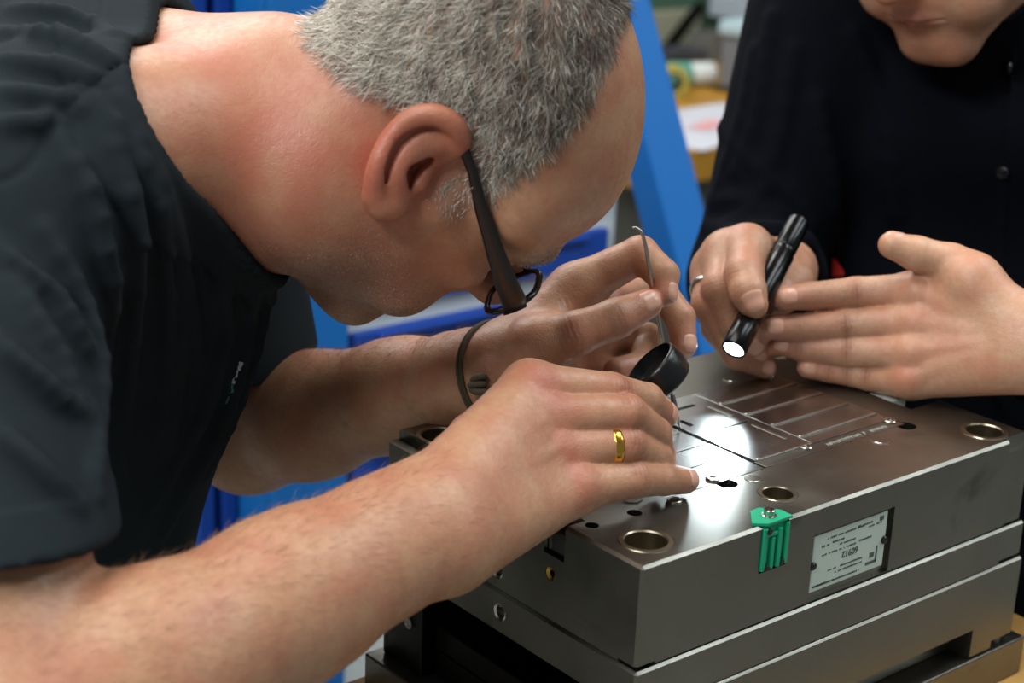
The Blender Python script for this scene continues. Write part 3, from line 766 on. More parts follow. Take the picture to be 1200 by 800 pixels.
        h = SUB(8, h, c((-12, 104, -66), (12, 104, -66), 9))
        h = U(2.5, h, *[s.ear(g) for g in ears])
        return h

# ------------------------------------------------------------------ the bent man in the charcoal T-shirt
def near_ear(H, hd):
    """the ear seen full on: rim, fold, bowl and lobe built off the side of the skull (path points: photo x, y, stand-off mm)"""
    cache = {}
    def pt(x, y, l):
        if 'dep' not in cache:
            gx, gy = np.meshgrid(np.arange(430, 553, 6.), np.arange(126, 253, 6.)); pp = march(hd, gx.ravel(), gy.ravel())[0]
            for a_, b_, p_ in zip(gx.ravel(), gy.ravel(), pp): cache[(a_, b_)] = p_
            cache['dep'] = ((pp-CAMP)@FW).reshape(gx.shape)
        i = (y-126)/6; j = (x-430)/6; i0, j0 = int(i), int(j); fi, fj = i-i0, j-j0; D_ = cache['dep']
        d = (D_[i0, j0]*(1-fi)+D_[i0+1, j0]*fi)*(1-fj)+(D_[i0, j0+1]*(1-fi)+D_[i0+1, j0+1]*fi)*fj
        return P(x, y, d)-FW*l
    def ch(path, rad):
        q = [pt(*p) for p in path]
        if len(q) > 3:
            q2, r2 = [], []
            for i in range(len(q)-1):
                a, b, c, d = q[max(i-1, 0)], q[i], q[i+1], q[min(i+2, len(q)-1)]
                for t in (0, .33, .67):
                    q2.append(.5*(2*b+(c-a)*t+(2*a-5*b+4*c-d)*t*t+(3*b-a-3*c+d)*t**3)); r2.append(rad[i]+(rad[i+1]-rad[i])*t)
            q, rad = q2+[q[-1]], r2+[rad[-1]]
        return [Cone(q[i], q[i+1], rad[i], rad[i+1]) for i in range(len(q)-1)]
    back = -FW
    helix = U(4, *ch([(512, 184, 1), (536, 176, 4), (540, 160, 7), (529, 146, 10), (508, 138, 13), (484, 144, 16), (463, 164, 18.5), (449, 190, 19), (442, 214, 17), (440, 234, 14)], [3, 4.2, 4.8, 5, 5, 5, 4.8, 4.6, 4.6, 5]))
    lobe = U(5, *ch([(441, 232, 13), (448, 243, 11), (462, 240, 7), (472, 222, 2)], [5.4, 6.4, 6.6, 5.5]))
    plate = U(6, *ch([(528, 162, 2), (500, 162, 5), (474, 184, 8), (460, 214, 7), (462, 232, 3)], [8, 10, 10, 9, 7]), *ch([(505, 176, -1), (480, 205, 0)], [10, 10]))
    anti = U(3, *ch([(522, 164, 7), (500, 166, 12), (479, 182, 15), (467, 205, 14.5), (466, 224, 11), (474, 228, 8)], [2.8, 3.6, 4, 4.2, 4, 3.6]))
    e = U(3.5, plate, helix, anti, lobe)
    bowl = U(3, *ch([(497, 187, 9), (484, 202, 10), (479, 214, 8)], [5.4, 6.4, 4.4]), Cone(pt(487, 200, 6), pt(490, 199, -14), 4.2, 3.4))
    e = SUB(3, e, bowl)
    e = SUB(2, e, U(2, *ch([(516, 151, 14), (492, 155, 17.5), (470, 174, 20.5), (457, 198, 20), (453, 216, 17)], [1.6, 2.2, 2.4, 2.2, 1.6])))
    e = SUB(2, e, U(2, *ch([(524, 172, 8), (504, 178, 9.5), (494, 182, 9)], [1.8, 2.2, 2.2])))
    return U(3, e, *ch([(498, 205, 4), (492, 217, 5)], [4.4, 4.6]))
H1 = Head(CAMP+c2w((-47.2, -127.0, 1010.0)), c2w((-.0641, .4781, -.8891)), c2w((.4077, .8151, .4075)), .992, -30)
head1 = H1.node(ears=(-1,))
neck1 = U(30, Cone(P(392, 170, 1000), P(170, 146, 1050), 60, 67), Cone(P(360, 215, 990), P(250, 205, 1035), 50, 62),
          Cone(P(300, 140, 1000), P(70, 190, 930), 44, 62), Cone(P(330, 122, 1020), P(150, 145, 1080), 48, 55), Cone(P(300, 140, 1060), P(250, 120, 1180), 44, 55))
SHN, ELN, WRN = P(-74, 250, 895), P(0, 885, 775), P(512, 606, 912)
SHF, ELF, WRF = P(225, 150, 1200), P(292, 506, 1300), P(583, 432, 1122)
def lerp(a, b, t): return a+(b-a)*t
def arm(sh, el, wr, r, palm_n):
    """upper arm and forearm muscle masses; r scales thickness; wrist flattened along palm_n"""
    ax = unit(wr-el)
    return U(16*r, Cone(sh, lerp(sh, el, .55), 54*r, 52*r), Cone(lerp(sh, el, .5), el, 52*r, 45*r),
             Cone(el, lerp(el, wr, .30), 46*r, 45.5*r), Cone(lerp(el, wr, .28), lerp(el, wr, .66), 45.5*r, 37*r), Cone(lerp(el, wr, .62), lerp(el, wr, .9), 39*r, 31*r, (palm_n, .88)), Cone(lerp(el, wr, .86), wr, 31.5*r, 30*r, (palm_n, .74)))
# near (his right) hand: back of the hand seen, fingertips on the mould
NT = {'index': [P(622, 452, 996), P(716, 458, 1010), P(758, 468, 1032), P(779, 486, 1050)],
      'middle': [P(632, 489, 988), P(735, 484, 1003), P(768, 508, 1030), P(776, 535, 1050)],
      'ring': [P(646, 529, 985), P(735, 520, 1002), P(770, 538, 1028), P(778, 556, 1042)],
      'pinky': [P(672, 572, 983), P(742, 561, 1004), P(777, 561, 1023), P(803, 563, 1040)],
      'thumb': [P(560, 520, 990), P(650, 500, 1040), P(705, 480, 1078), P(742, 462, 1092)]}
NR_ = {'index': [14, 11, 10, 8.4], 'middle': [14, 11.4, 10, 8.4], 'ring': [13.5, 11, 9.8, 8.2], 'pinky': [14, 11.2, 9.8, 8.2], 'thumb': [15, 12, 11, 8.5]}
nN = unit(np.cross(NT['pinky'][0]-NT['index'][0], NT['middle'][1]-WRN))
if nN@FW > 0: nN = -nN          # back of the hand, toward the viewer
def hand(T, Rr, wr, n, mc=(14, 14), thenar=True, wrad=(19, 23), k=9):
    fing = U(1.2, *[chain(T[f], Rr[f], 2.5) for f in ('index', 'middle', 'ring', 'pinky')])
    wb = {f: wr+(T[f][0]-T['middle'][0])*.42 for f in ('index', 'middle', 'ring', 'pinky')}
    palm = U(15, *[Cone(wb[f]-n*2, T[f][0]-n*3, wrad[0] if f in ('index', 'pinky') else wrad[0]+1, Rr[f][0]+1.5) for f in wb])
    palm = U(8, palm, Cone(lerp(wr, T['index'][0], .5)-n*6, lerp(wr, T['pinky'][0], .6)-n*6, 17, 17))
    th = chain(T['thumb'], Rr['thumb'], 4)
    base = [Cone(lerp(wr, T['thumb'][0], .3), T['thumb'][0], wrad[0], Rr['thumb'][0]+3), Cone(T['thumb'][0], lerp(wr, T['index'][0], .55), 14, 13), Cone(lerp(T['thumb'][0], T['thumb'][1], .4), lerp(wr, T['index'][0], .8), 10, 10)] if thenar else []
    return U(k, U(2.0, fing, U(10, th, *base)), palm)
hand_n = hand(NT, NR_, WRN, nN, wrad=(23, 23))
veins_n = U(2, *[Cone(lerp(WRN, NT[a][0], t0)+nN*15.5, lerp(WRN, NT[b][0], t1)+nN*12.0, 2.0, 1.6) for a, b, t0, t1 in (('middle', 'ring', .25, .85), ('ring', 'ring', .5, .95), ('pinky', 'ring', .2, .6), ('index', 'middle', .35, .9))])
hand_n = U(6, hand_n, *[Ell(NT[f][0]+nN*5.0, (9, 9, 9)) for f in ('index', 'middle', 'ring', 'pinky')])
# far (his left) hand: palm and thumb seen, holding the scriber
FT = {'index': [P(672, 338, 1130), P(750, 298, 1124), P(777, 322, 1114), P(778, 345, 1108)],
      'middle': [P(690, 366, 1150), P(768, 335, 1165), P(797, 372, 1158), P(802, 405, 1152)],
      'ring': [P(690, 398, 1168), P(758, 396, 1178), P(752, 428, 1152), P(722, 434, 1138)],
      'pinky': [P(680, 428, 1166), P(734, 442, 1168), P(720, 460, 1146), P(697, 455, 1134)],
      'thumb': [P(628, 408, 1098), P(674, 391, 1088), P(722, 373, 1092), P(758, 356, 1101)]}
FR = {'index': [15.5, 12.2, 10.6, 8.6], 'middle': [14, 11.4, 10.2, 8.6], 'ring': [13, 10.6, 9.8, 8.6], 'pinky': [12, 9.6, 8.6, 7.6], 'thumb': [18, 14, 12.6, 10]}
nF = unit(np.cross(FT['index'][0]-FT['pinky'][0], FT['middle'][0]-WRF))
if nF@FW < 0: nF = -nF          # back of this hand points away from the viewer
hand_f = hand(FT, FR, WRF, nF, wrad=(19, 20))
trunk_core = U(30, Cone(P(150, 175, 1060), P(-60, 340, 1085), 80, 105), Cone(P(-60, 340, 1085), P(-420, 560, 1080), 105, 115), Cone(SHN, SHF, 48, 48))
hn1 = U(26, head1, neck1); hn1 = U(2.5, hn1, near_ear(H1, hn1))
body1 = U(9, U(22, hn1, trunk_core), U(12, arm(SHN, ELN, WRN, 1.07, nN), hand_n), U(12, arm(SHF, ELF, WRF, .98, nF), hand_f))
body1 = U(5, body1, veins_n)
VOX = globals().get('VOX', 1.3)
vp, q = surface(body1, VOX)
def creases(vp, vn, fingers, rad, dors_of):
    out = np.zeros(len(vp))
    for f in fingers:
        T, Rr = fingers[f], rad[f]
        for j in (1, 2):
            if f == 'thumb' and j == 1: pass
            ax = unit(unit(T[j+1]-T[j])+unit(T[j]-T[j-1])); d = dors_of(f)
            rel = vp-T[j]; t = rel@ax; near = (np.abs(t) < 11) & ((rel**2).sum(1) < (Rr[j]*2.2)**2)
            dd = np.clip(vn@d, 0, 1)**.7
            amp = .42 if j == 1 else .28
            out -= np.where(near, amp*(.5+.5*np.cos(t*2*math.pi/(3.4 if j == 1 else 2.8)))*np.exp(-(t/(4.6 if j == 1 else 3.2))**2)*dd, 0)
    return out
vn = vnormals(vp, q)
disp = creases(vp, vn, NT, NR_, lambda f: nN)+creases(vp, vn, {'thumb': FT['thumb']}, FR, lambda f: -FW)
vp = vp+vn*disp[:, None]
hl = H1.loc(vp)
red = np.zeros(len(vp))
for f in ('index', 'middle', 'ring', 'pinky'):
    red += .75*blob(vp, NT[f][0]+nN*12, 13)+.6*blob(vp, NT[f][1]+nN*6, 10)+.45*blob(vp, NT[f][3], 13)+.5*blob(vp, FT[f][3], 14)
red += .8*blob(vp, P(472, 188, 915), 38)+.5*blob(vp, FT['thumb'][3], 15)+.4*blob(vp, FT['index'][1], 14)
red += 1.0*blob(hl, (84, -10, 18), 22)+.8*blob(hl, (84, -12, -8), 20)+.5*blob(hl, (60, 48, -25), 34)+.55*blob(hl, (0, 108, -10), 22)+.6*blob(vp, P(330, 190, 950), 60)+.5*blob(vp, P(250, 120, 980), 55)
def sm(x, a, b): t = np.clip((x-a)/(b-a), 0, 1); return t*t*(3-2*t)
stub = sm(-hl[:, 2], 8, 52)*sm(hl[:, 1], -22, 32)*sm(-hl[:, 2], -200, -100)*sm(hl[:, 2], -135, -105)*sm(-hl[:, 1], -112, -96)*sm(-np.abs(hl[:, 0]), -112, -78)
stub = .75*stub+.9*blob(vp, march(body1, 405, 497)[0][0], 2.6)
def hair_mask(hl):
    x, y, z = hl[:, 0], hl[:, 1], hl[:, 2]
    fy = np.interp(z, [-20, 0, 14, 30, 46, 68, 92, 111, 124, 136], [30, 33, 37, 33, 25, 21, 12, -2, -14, -24])
    zlo = np.interp(y, [-140, -112, -80, -50, -38, -26, -12, 6, 12, 36, 50], [-60, -58, -40, -14, 2, 26, 34, 30, -2, -4, 20])
    m = sm(fy-y, -3, 9)*sm(z-zlo, -2, 16)*(np.abs(x) < 90)*(z > -70)
    m = m*np.where((np.abs(x) > 76.5) & (y < 14) & (z < 42) & (y > -48), 0, 1)
    return m*np.where((y > 8) & (z < 30), .65, 1)
hm = hair_mask(hl)*(np.linalg.norm(vp-H1.O, axis=1) < 190)
lip = blob(hl, (0, 98, -51), 9)+blob(hl, (12, 95, -51), 8)+blob(hl, (-12, 95, -51), 8)
SK1 = skin_mat('skin_ruddy', '#b78a6b', '#ab5f4a', '#98674d')
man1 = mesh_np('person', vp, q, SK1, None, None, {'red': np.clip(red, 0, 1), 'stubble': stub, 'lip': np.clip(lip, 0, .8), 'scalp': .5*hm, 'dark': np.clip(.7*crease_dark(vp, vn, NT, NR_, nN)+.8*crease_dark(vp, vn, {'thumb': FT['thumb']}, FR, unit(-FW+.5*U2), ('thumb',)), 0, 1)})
PINV[man1.name] = Matrix()
tag(man1, 'man bent over the steel mould with cropped grey hair, in a charcoal T-shirt', 'person')
for f in ('index', 'middle', 'ring', 'pinky'):
    T = NT[f]; nail(man1, T[3], T[3]-T[2], nN+.35*unit(T[3]-T[1]), NR_[f][3], chain(T, NR_[f], 2.5))
nail(man1, FT['thumb'][3], FT['thumb'][3]-FT['thumb'][2], -FW+.25*U2+.15*R2, FR['thumb'][3], chain(FT['thumb'], FR['thumb'], 3), 1.1)
nail(man1, FT['index'][3], FT['index'][3]-FT['index'][2], .8*R2-.55*FW, FR['index'][3], chain(FT['index'], FR['index'], 3))
nail(man1, FT['middle'][3], FT['middle'][3]-FT['middle'][2], .55*R2-.8*FW, FR['middle'][3], chain(FT['middle'], FR['middle'], 3))

# ---- hair: cropped grey hair, stubble and arm hair, strand by strand
def hair_mat(name, cols):
    m = bpy.data.materials.new(name); m.use_nodes = True; nt = m.node_tree; b = nt.nodes['Principled BSDF']
    a = nt.nodes.new('ShaderNodeAttribute'); a.attribute_name = 'shade'; r = nt.nodes.new('ShaderNodeValToRGB')
    r.color_ramp.elements[0].color = lin(cols[0]); r.color_ramp.elements[1].color = lin(cols[-1])
    for i, c in enumerate(cols[1:-1]): e = r.color_ramp.elements.new((i+1)/(len(cols)-1)); e.color = lin(c)
    nt.links.new(a.outputs['Fac'], r.inputs['Fac']); nt.links.new(r.outputs['Color'], b.inputs['Base Color']); b.inputs['Roughness'].default_value = .45
    return m
M['hair_grey'] = hair_mat('cropped_grey_hair', ['#4f4842', '#9c9286', '#ccc3b5', '#f0e9dd'])
M['hair_arm'] = hair_mat('arm_hair', ['#5a3d28', '#8a6543', '#b08a62'])
rng = np.random.default_rng(7)
fc = vp[q].mean(1); e1 = vp[q[:, 1]]-vp[q[:, 0]]; e2 = vp[q[:, 3]]-vp[q[:, 0]]; ar = np.linalg.norm(np.cross(e1, e2), axis=1)
vn = vnormals(vp, q); fn = unit(vn[q].mean(1)) if False else vn[q].mean(1)
def scatter(weight, n):
    w = ar*weight; cw = np.cumsum(w); ix = np.searchsorted(cw, rng.random(n)*cw[-1])
    u, v = rng.random(n)[:, None], rng.random(n)[:, None]; a, b, c, d = (vp[q[ix, i]] for i in range(4))
    return ix, (a*(1-u)+b*u)*(1-v)+(d*(1-u)+c*u)*v, fn[ix]/np.linalg.norm(fn[ix], axis=1)[:, None]
def add_strands(name, n, weight, flow, lift, lens, rad, m, shade, jitter=.3):
    ix, r, nr = scatter(weight, n); fl = flow(r); fl = fl-nr*np.einsum('ij,ij->i', fl, nr)[:, None]; fl /= np.maximum(np.linalg.norm(fl, axis=1), 1e-6)[:, None]
    d = fl*math.cos(lift)+nr*math.sin(lift)+rng.normal(0, jitter, r.shape); L = lens(r, weight[ix]); o = strands(name, r-nr*.3, d, L, rad, m, man1, sag=-nr*(L*.18)[:, None])
    at = o.data.attributes.new('shade', 'FLOAT', 'POINT'); at.data.foreach_set('value', np.repeat(np.clip(shade(r), 0, 1), 7).astype(np.float32)); return o
hf = hm[q].mean(1)
def hair_flow(r):
    l = H1.loc(r); c = np.array([0, -45, 120.]); v = l-c; v[:, 1] += 30*(l[:, 2] > 20); w = v@H1.A
    cl = np.sin(l[:, 1]*.55+2*np.sin(l[:, 2]*.31))[:, None]*H1.Uv+np.sin(l[:, 2]*.6+l[:, 0]*.4)[:, None]*H1.F
    return w/np.linalg.norm(w, axis=1)[:, None]+0.55*cl
def hair_shade(r):
    l = H1.loc(r); g = .30+.38*sm(-l[:, 2], -100, -20)+.2*np.sin(l[:, 1]*.16+.6*np.sin(l[:, 2]*.1))*np.sin(l[:, 2]*.2+1)-.2*sm(l[:, 2], 95, 128)*sm(-l[:, 1], 0, 25)
    return g+rng.normal(0, .24, len(r))
add_strands('hair', 30000, hf, hair_flow, .40, lambda r, w: (5.0+10.0*w)*np.where((H1.loc(r)[:, 2] < 32) & (H1.loc(r)[:, 1] >  6), .42, 1.)*rng.uniform(.7, 1.25, len(r)), .19, M['hair_grey'], hair_shade, .26)
bf = stub[q].mean(1)
add_strands('stubble', 5000, bf, lambda r: np.repeat(-H1.Uv[None]+.4*H1.F[None], len(r), 0), .6, lambda r, w: rng.uniform(1.0, 2.2, len(r)), .085, M['hair_grey'], lambda r: rng.normal(.5, .3, len(r)), .3)
brow = (blob(hl, (42, 90, 35), 9)+blob(hl, (28, 97, 38), 9)+blob(hl, (-42, 90, 35), 9)+blob(hl, (-28, 97, 38), 9)+.7*blob(hl, (54, 80, 31), 8))[q].mean(1)
add_strands('eyebrow', 900, np.where(brow > .3, brow, 0), lambda r: (np.sign(H1.loc(r)[:, :1])*H1.S[None]+.5*H1.Uv[None]), .5, lambda r, w: rng.uniform(3.5, 7, len(r)), .11, M['hair_grey'], lambda r: rng.normal(.6, .25, len(r)), .3)
def segt(P_, a, b): t = (P_-a)@(b-a)/((b-a)@(b-a)); return t, np.linalg.norm(P_-a-np.outer(t, b-a), axis=1)
wa = np.zeros(len(fc))
for a, b in ((ELN, WRN), (ELF, WRF)):
    t, dd = segt(fc, a, b); wa = np.maximum(wa, np.where((t > -.05) & (dd < 70), sm(-t, -1.12, -.85)*sm(t, -.02, .12), 0))
nrm = fn/np.linalg.norm(fn, axis=1)[:, None]; wa = wa*(.12+np.clip(nrm[:, 2]+.1, 0, 1))
def arm_flow(r):
    a = np.where(((r-ELN)@FW < ((ELN+ELF)/2-ELN)@FW)[:, None], unit(WRN-ELN)[None], unit(WRF-ELF)[None]); return a+np.array([0, 0, -.55])[None]
add_strands('arm_hair', 5200, wa, arm_flow, .30, lambda r, w: rng.uniform(6, 15, len(r)), .055, M['hair_arm'], lambda r: rng.normal(.5, .3, len(r)), .28)
# ------------------------------------------------------------------ the bent man's clothes
def collar_plane(a, b, c, toward):
    n = unit(np.cross(b-a, c-a)); return (a+b+c)/3, n if n@toward > 0 else -n
neck_dir = unit(H1.O-P(170, 150, 1055))
hem_c, hem_d = P(40, 654, 770), unit(-U2+.12*FW); sleeve_end_f = lerp(SHF, ELF, .74)
nb1 = U(22, neck1, trunk_core)
trunk_s = U(60, Cone(P(160, 170, 1060), P(40, 330, 1075), 92, 118), Cone(P(40, 330, 1075), P(-330, 520, 1080), 122, 150), Cone(P(95, 300, 1085), P(20, 660, 1085), 100, 108),
            Cone(P(-20, 180, 1060), P(-330, 380, 1080), 110, 140), Cone(P(20, 255, 900), P(70, 240, 980), 66, 76), Cone(P(205, 160, 1190), P(150, 200, 1090), 62, 80))
neck_s = INFL(nb1, 6.0)
_cp, _ = march(neck_s, [156, 198, 286], [42, 197, 300])
cpc, cpn = collar_plane(_cp[0], _cp[1], _cp[2], neck_dir)
slv_n = U(14, Cone(SHN, lerp(SHN, ELN, .35), 69, 68), Cone(lerp(SHN, ELN, .35), lerp(SHN, ELN, .95), 68, 66))
slv_f = U(14, Cone(SHF, lerp(SHF, ELF, .9), 62, 62))
slv_n = CUT(2, slv_n, Half(hem_c, hem_d)); slv_f = CUT(2, slv_f, Half(sleeve_end_f, ELF-SHF))
slv_n = SUB(1.5, slv_n, INFL(CUT(1, Cone(lerp(SHN, ELN, .55), ELN, 55, 52), Half(lerp(SHN, ELN, .60), SHN-ELN)), 2.5))
slv_f = SUB(1.5, slv_f, INFL(CUT(1, Cone(lerp(SHF, ELF, .4), ELF, 52, 50), Half(lerp(SHF, ELF, .42), SHF-ELF)), 4.5))
base1 = U(26, U(20, trunk_s, neck_s), slv_n, slv_f)
neck_hole = CUT(1, INFL(nb1, 2.0), Half(cpc-cpn*16, -cpn))
shell1 = CUT(1.2, base1, Half(cpc, cpn))
FOLDS = [  # (photo path, ridge height mm)
 ([(95, 112), (150, 170), (176, 240), (191, 330), (196, 420), (190, 500)], 4.2), ([(70, 160), (108, 240), (126, 330), (122, 430)], 4.5),
 ([(112, 122), (142, 200), (158, 300), (153, 400), (141, 560)], 4.0), ([(165, 180), (192, 260), (217, 340), (228, 420)], 3.6), ([(135, 120), (178, 210), (205, 300), (214, 400), (200, 520)], 3.2),
 ([(299, 335), (280, 420), (252, 500), (190, 620)], 4.5), ([(318, 318), (296, 400), (270, 480), (240, 555)], 4.0), ([(255, 300), (262, 380), (240, 470), (175, 600)], 4.0),
 ([(0, 290), (60, 350), (108, 425)], 5.0), ([(0, 400), (60, 465), (112, 505)], 5.0), ([(55, 270), (88, 340), (112, 430), (114, 520)], 4.5), ([(0, 505), (50, 560), (85, 590)], 4.5), ([(75, 430), (104, 500), (110, 575)], 4.0), ([(20, 330), (70, 420), (100, 520)], 3.5),
 ([(0, 38), (60, 48), (126, 74)], 4.0), ([(0, 72), (60, 84), (112, 98)], 4.0), ([(0, 108), (50, 118), (92, 126)], 4.0), ([(20, 10), (80, 20), (134, 44)], 4.0), ([(0, 146), (40, 148), (66, 140)], 4.0)]
def dense(path, n=14):
    path = np.array(path, float); s = np.r_[0, np.cumsum(np.linalg.norm(np.diff(path, axis=0), axis=1))]; t = np.linspace(0, s[-1], n)
    return np.interp(t, s, path[:, 0]), np.interp(t, s, path[:, 1])
ridges = []
for path, hgt in FOLDS:
    x, y = dense(path, 9); pts, ok = march(shell1, x, y)
    if not ok.all(): pts = pts[ok]
    g = grad(shell1, pts)
    for i in range(len(pts)-1):
        e0 = math.sin(math.pi*(i+.3)/(len(pts)-.4))**.6; e1 = math.sin(math.pi*min(1, (i+1.3)/(len(pts)-.4)))**.6 if i < len(pts)-2 else .35
        ridges.append(Cone(pts[i]-g[i]*(3.3-hgt*1.9*e0), pts[i+1]-g[i+1]*(3.3-hgt*1.9*e1), 2.7+1.2*e0, 2.7+1.2*e1))
shell1 = U(9, shell1, U(3, *ridges))
sx, sy = dense([(142, 74), (120, 92), (100, 108), (66, 138), (46, 180), (22, 204), (-6, 214)], 12); spt, _ = march(shell1, sx, sy)
seam = U(1, *[Cone(spt[i], spt[i+1], 1.5) for i in range(len(spt)-1)])
shell1 = SUB(3, shell1, seam)
shirt1 = SUB(1.0, shell1, neck_hole)
vs, qs = surface(shirt1, globals().get('VOXC', 2.4), kmax=80)
# soft cloth ripple
from mathutils import noise as mnoise
vns = vnormals(vs, qs)
rip = np.array([mnoise.noise(Vector((p[0]*.011, p[1]*.011, p[2]*.006))) for p in vs])
dcol = (vs-cpc)@cpn
band = np.where((dcol > -24) & (np.linalg.norm(vs-cpc, axis=1) < 190), 1.9*sm(dcol, -24, -22), 0)
tn_, _d = segt(vs, SHN, ELN); hd_ = (vs-hem_c)@hem_d; hem = np.where((hd_ > -24) & (hd_ < 3) & (_d < 95), 1.1*sm(hd_, -24, -21.5), 0)
vs = vs+vns*(rip*2.2+band+hem)[:, None]
shirt_o = mesh_np('t_shirt', vs, qs, M['shirt1'], man1)
shirt_o['label'] = 'charcoal cotton T-shirt with ribbed neckline'
# print on the chest, seen edge-on
def flat_patch(root, path, wd, m, name, parent, lift=.6):
    x, y = dense(path, 10); pts, ok = march(root, x, y); pts = pts[ok]; g = grad(root, pts); bm = bmesh.new(); pv = None
    for i in range(len(pts)):
        t = pts[min(i+1, len(pts)-1)]-pts[max(i-1, 0)]; s_ = unit(np.cross(t, g[i])); a = bm.verts.new(W(pts[i]+g[i]*lift+s_*wd)); b = bm.verts.new(W(pts[i]+g[i]*lift-s_*wd))
        if pv: bm.faces.new((pv[0], pv[1], b, a))
        pv = (a, b)
    return bmobj(name, bm, m, parent, None, True)
M['print_white'] = mat('print_white', '#b9bdbb', .8); M['print_teal'] = mat('print_teal', '#2f7d72', .8)
random.seed(11)
for y0, y1, mm_ in ((424, 447, 'print_white'), (450, 474, 'print_teal')):
    y = y0
    while y < y1:
        xx = 284-(y-424)*.42+random.uniform(-3.0, 1.0); flat_patch(shirt1, [(xx, y), (xx-1.2, y+random.uniform(2.5, 5))], random.uniform(.6, 1.5), M[mm_], 'chest_print', shirt_o)['kind'] = 'stuff'; y += 2.4
# trousers and shoes (below the frame)
HIP = P(-400, 560, 1080); hipz = HIP[2]
sideS = unit(SHN-SHF); sideS[2] = 0; sideS = unit(sideS); fwd = np.cross(np.array([0, 0, 1.]), sideS)
def lower_body(hip, side, fw_, parent, stand=1.0):
    feet = []
    n = [Cone(hip+side*70, hip-side*70, 125, 125), Cone(hip+np.array([0, 0, 60]), hip+np.array([0, 0, -40]), 130, 135)]
    for g in (-1, 1):
        h = hip+side*g*85; kn = h+np.array([0, 0, (-1060-hip[2])*.48])+fw_*20+side*g*10; an = np.array([h[0], h[1], -1060+95])+side*g*15-fw_*10
        n += [Cone(h, kn, 92, 70), Cone(kn, an, 70, 58)]; feet.append(an)
    tr = CUT(2, U(24, *n), Half(np.array([0, 0, -1060+62]), (0, 0, -1)))
    v_, q_ = surface(tr, 9.0, nb=12); mesh_np('trousers', v_, q_, M['trouser'], parent)
    for an in feet:
        sh = CUT(1, U(16, Cone(an-fw_*35+np.array([0, 0, -55]), an+fw_*150+np.array([0, 0, -66]), 38, 30, ((0, 0, 1), .8)), Cone(an+np.array([0, 0, -10]), an+np.array([0, 0, -60]), 42, 40)), Half(np.array([0, 0, -1059]), (0, 0, -1)))
        v_, q_ = surface(sh, 7.0, nb=10); mesh_np('shoe', v_, q_, M['leather'], parent)
lower_body(HIP, sideS, fwd if fwd@(H1.O-HIP) > 0 else -fwd, man1)

# ---- spectacles
gl = empty('eyeglasses', W(H1.p(33, 105, 10)), 'black framed eyeglasses worn by the bent man', 'glasses')
M['frame'] = mat('black_acetate', '#0c0a0a', .25, var=.1); M['temple'] = mat('dark_brown_acetate', '#170d0c', .28)
M['lens'] = mat('lens_glass', (1, 1, 1, 1), .0, **{'Transmission Weight': 1.0, 'IOR': 1.35})
for g in (1, -1):
    # rim: rounded rectangle
    rim = []; 
    for i in range(28):
        a = 2*math.pi*i/28; ca, sa = math.cos(a), math.sin(a); k = (abs(ca)**3.2+abs(sa)**3.2)**(-1/3.2)
        rim.append(H1.p(g*(34+25.5*ca*k), 104-.10*(25.5*ca*k), 9+16.5*sa*k))
    bm = bmesh.new(); add_tube(bm, rim, 2.1, 8, True); bmobj('rim', bm, M['frame'], gl, None, True)
    bm = bmesh.new(); f1 = [bm.verts.new(W(p+H1.F*.6)) for p in rim]; f2 = [bm.verts.new(W(p-H1.F*.6)) for p in rim]
    bm.faces.new(f1); bm.faces.new(f2[::-1])
    for i in range(28): bm.faces.new((f1[i], f2[i], f2[(i+1) % 28], f1[(i+1) % 28]))
    bmesh.ops.recalc_face_normals(bm, faces=bm.faces[:]); bmobj('lens', bm, M['lens'], gl)
    path = [(60.5, 104.5, 11.5, 7.6), (66, 96, 15, 7.6), (71, 80, 17, 6.8), (75, 55, 21, 5.2), (77.5, 30, 25, 4), (79, 8, 30, 3), (77, -8, 31, 3), (75, -22, 22, 3)]
    bm = bmesh.new(); pr = None
    for x, y, z, hh in path:
        c = H1.p(g*x, y, z); rr = []
        for i in range(12):
            a = 2*math.pi*i/12; rr.append(bm.verts.new(W(c+H1.Uv*hh*math.sin(a)+H1.S*1.9*math.cos(a))))
        if pr:
            for i in range(12): bm.faces.new((pr[i], pr[(i+1) % 12], rr[(i+1) % 12], rr[i]))
        else: bm.faces.new(rr)
        pr = rr
    bm.faces.new(pr[::-1]); bmesh.ops.recalc_face_normals(bm, faces=bm.faces[:]); bmobj('temple', bm, M['temple'], gl, None, True)
bm = bmesh.new(); add_tube(bm, [H1.p(x, 106.5-.012*x*x, 15) for x in np.linspace(-9.5, 9.5, 9)], 2.3, 8); bmobj('bridge', bm, M['frame'], gl, None, True)
bm = bmesh.new()
for g in (-1, 1): add_lathe(bm, H1.p(g*9.5, 101, 4), tuple(H1.F*.4+H1.S*g), [(.01, -1.5), (4, -.8), (4, .8), (.01, 1.5)], 12)
bmobj('nose_pad', bm, M['lens'], gl, 'stuff')

# ---- wedding ring on the near hand
def finger_ring(name, a, b, t, r, wdt, m, label):
    c = lerp(a, b, t); ax = unit(b-a)
    bm = bmesh.new(); add_lathe(bm, c, ax, [(r-.3, -wdt/2), (r+.9, -wdt/2), (r+1.35, -wdt*.25), (r+1.35, wdt*.25), (r+.9, wdt/2), (r-.3, wdt/2), (r-.3, -wdt/2)], 40, False)
    o = bmobj(name, bm, m, None, None, True); return tag(o, label, 'ring')
finger_ring('wedding_ring', NT['ring'][0], NT['ring'][1], .80, 10.6, 6.2, M['gold'], 'broad gold wedding ring on the hand resting on the mould')
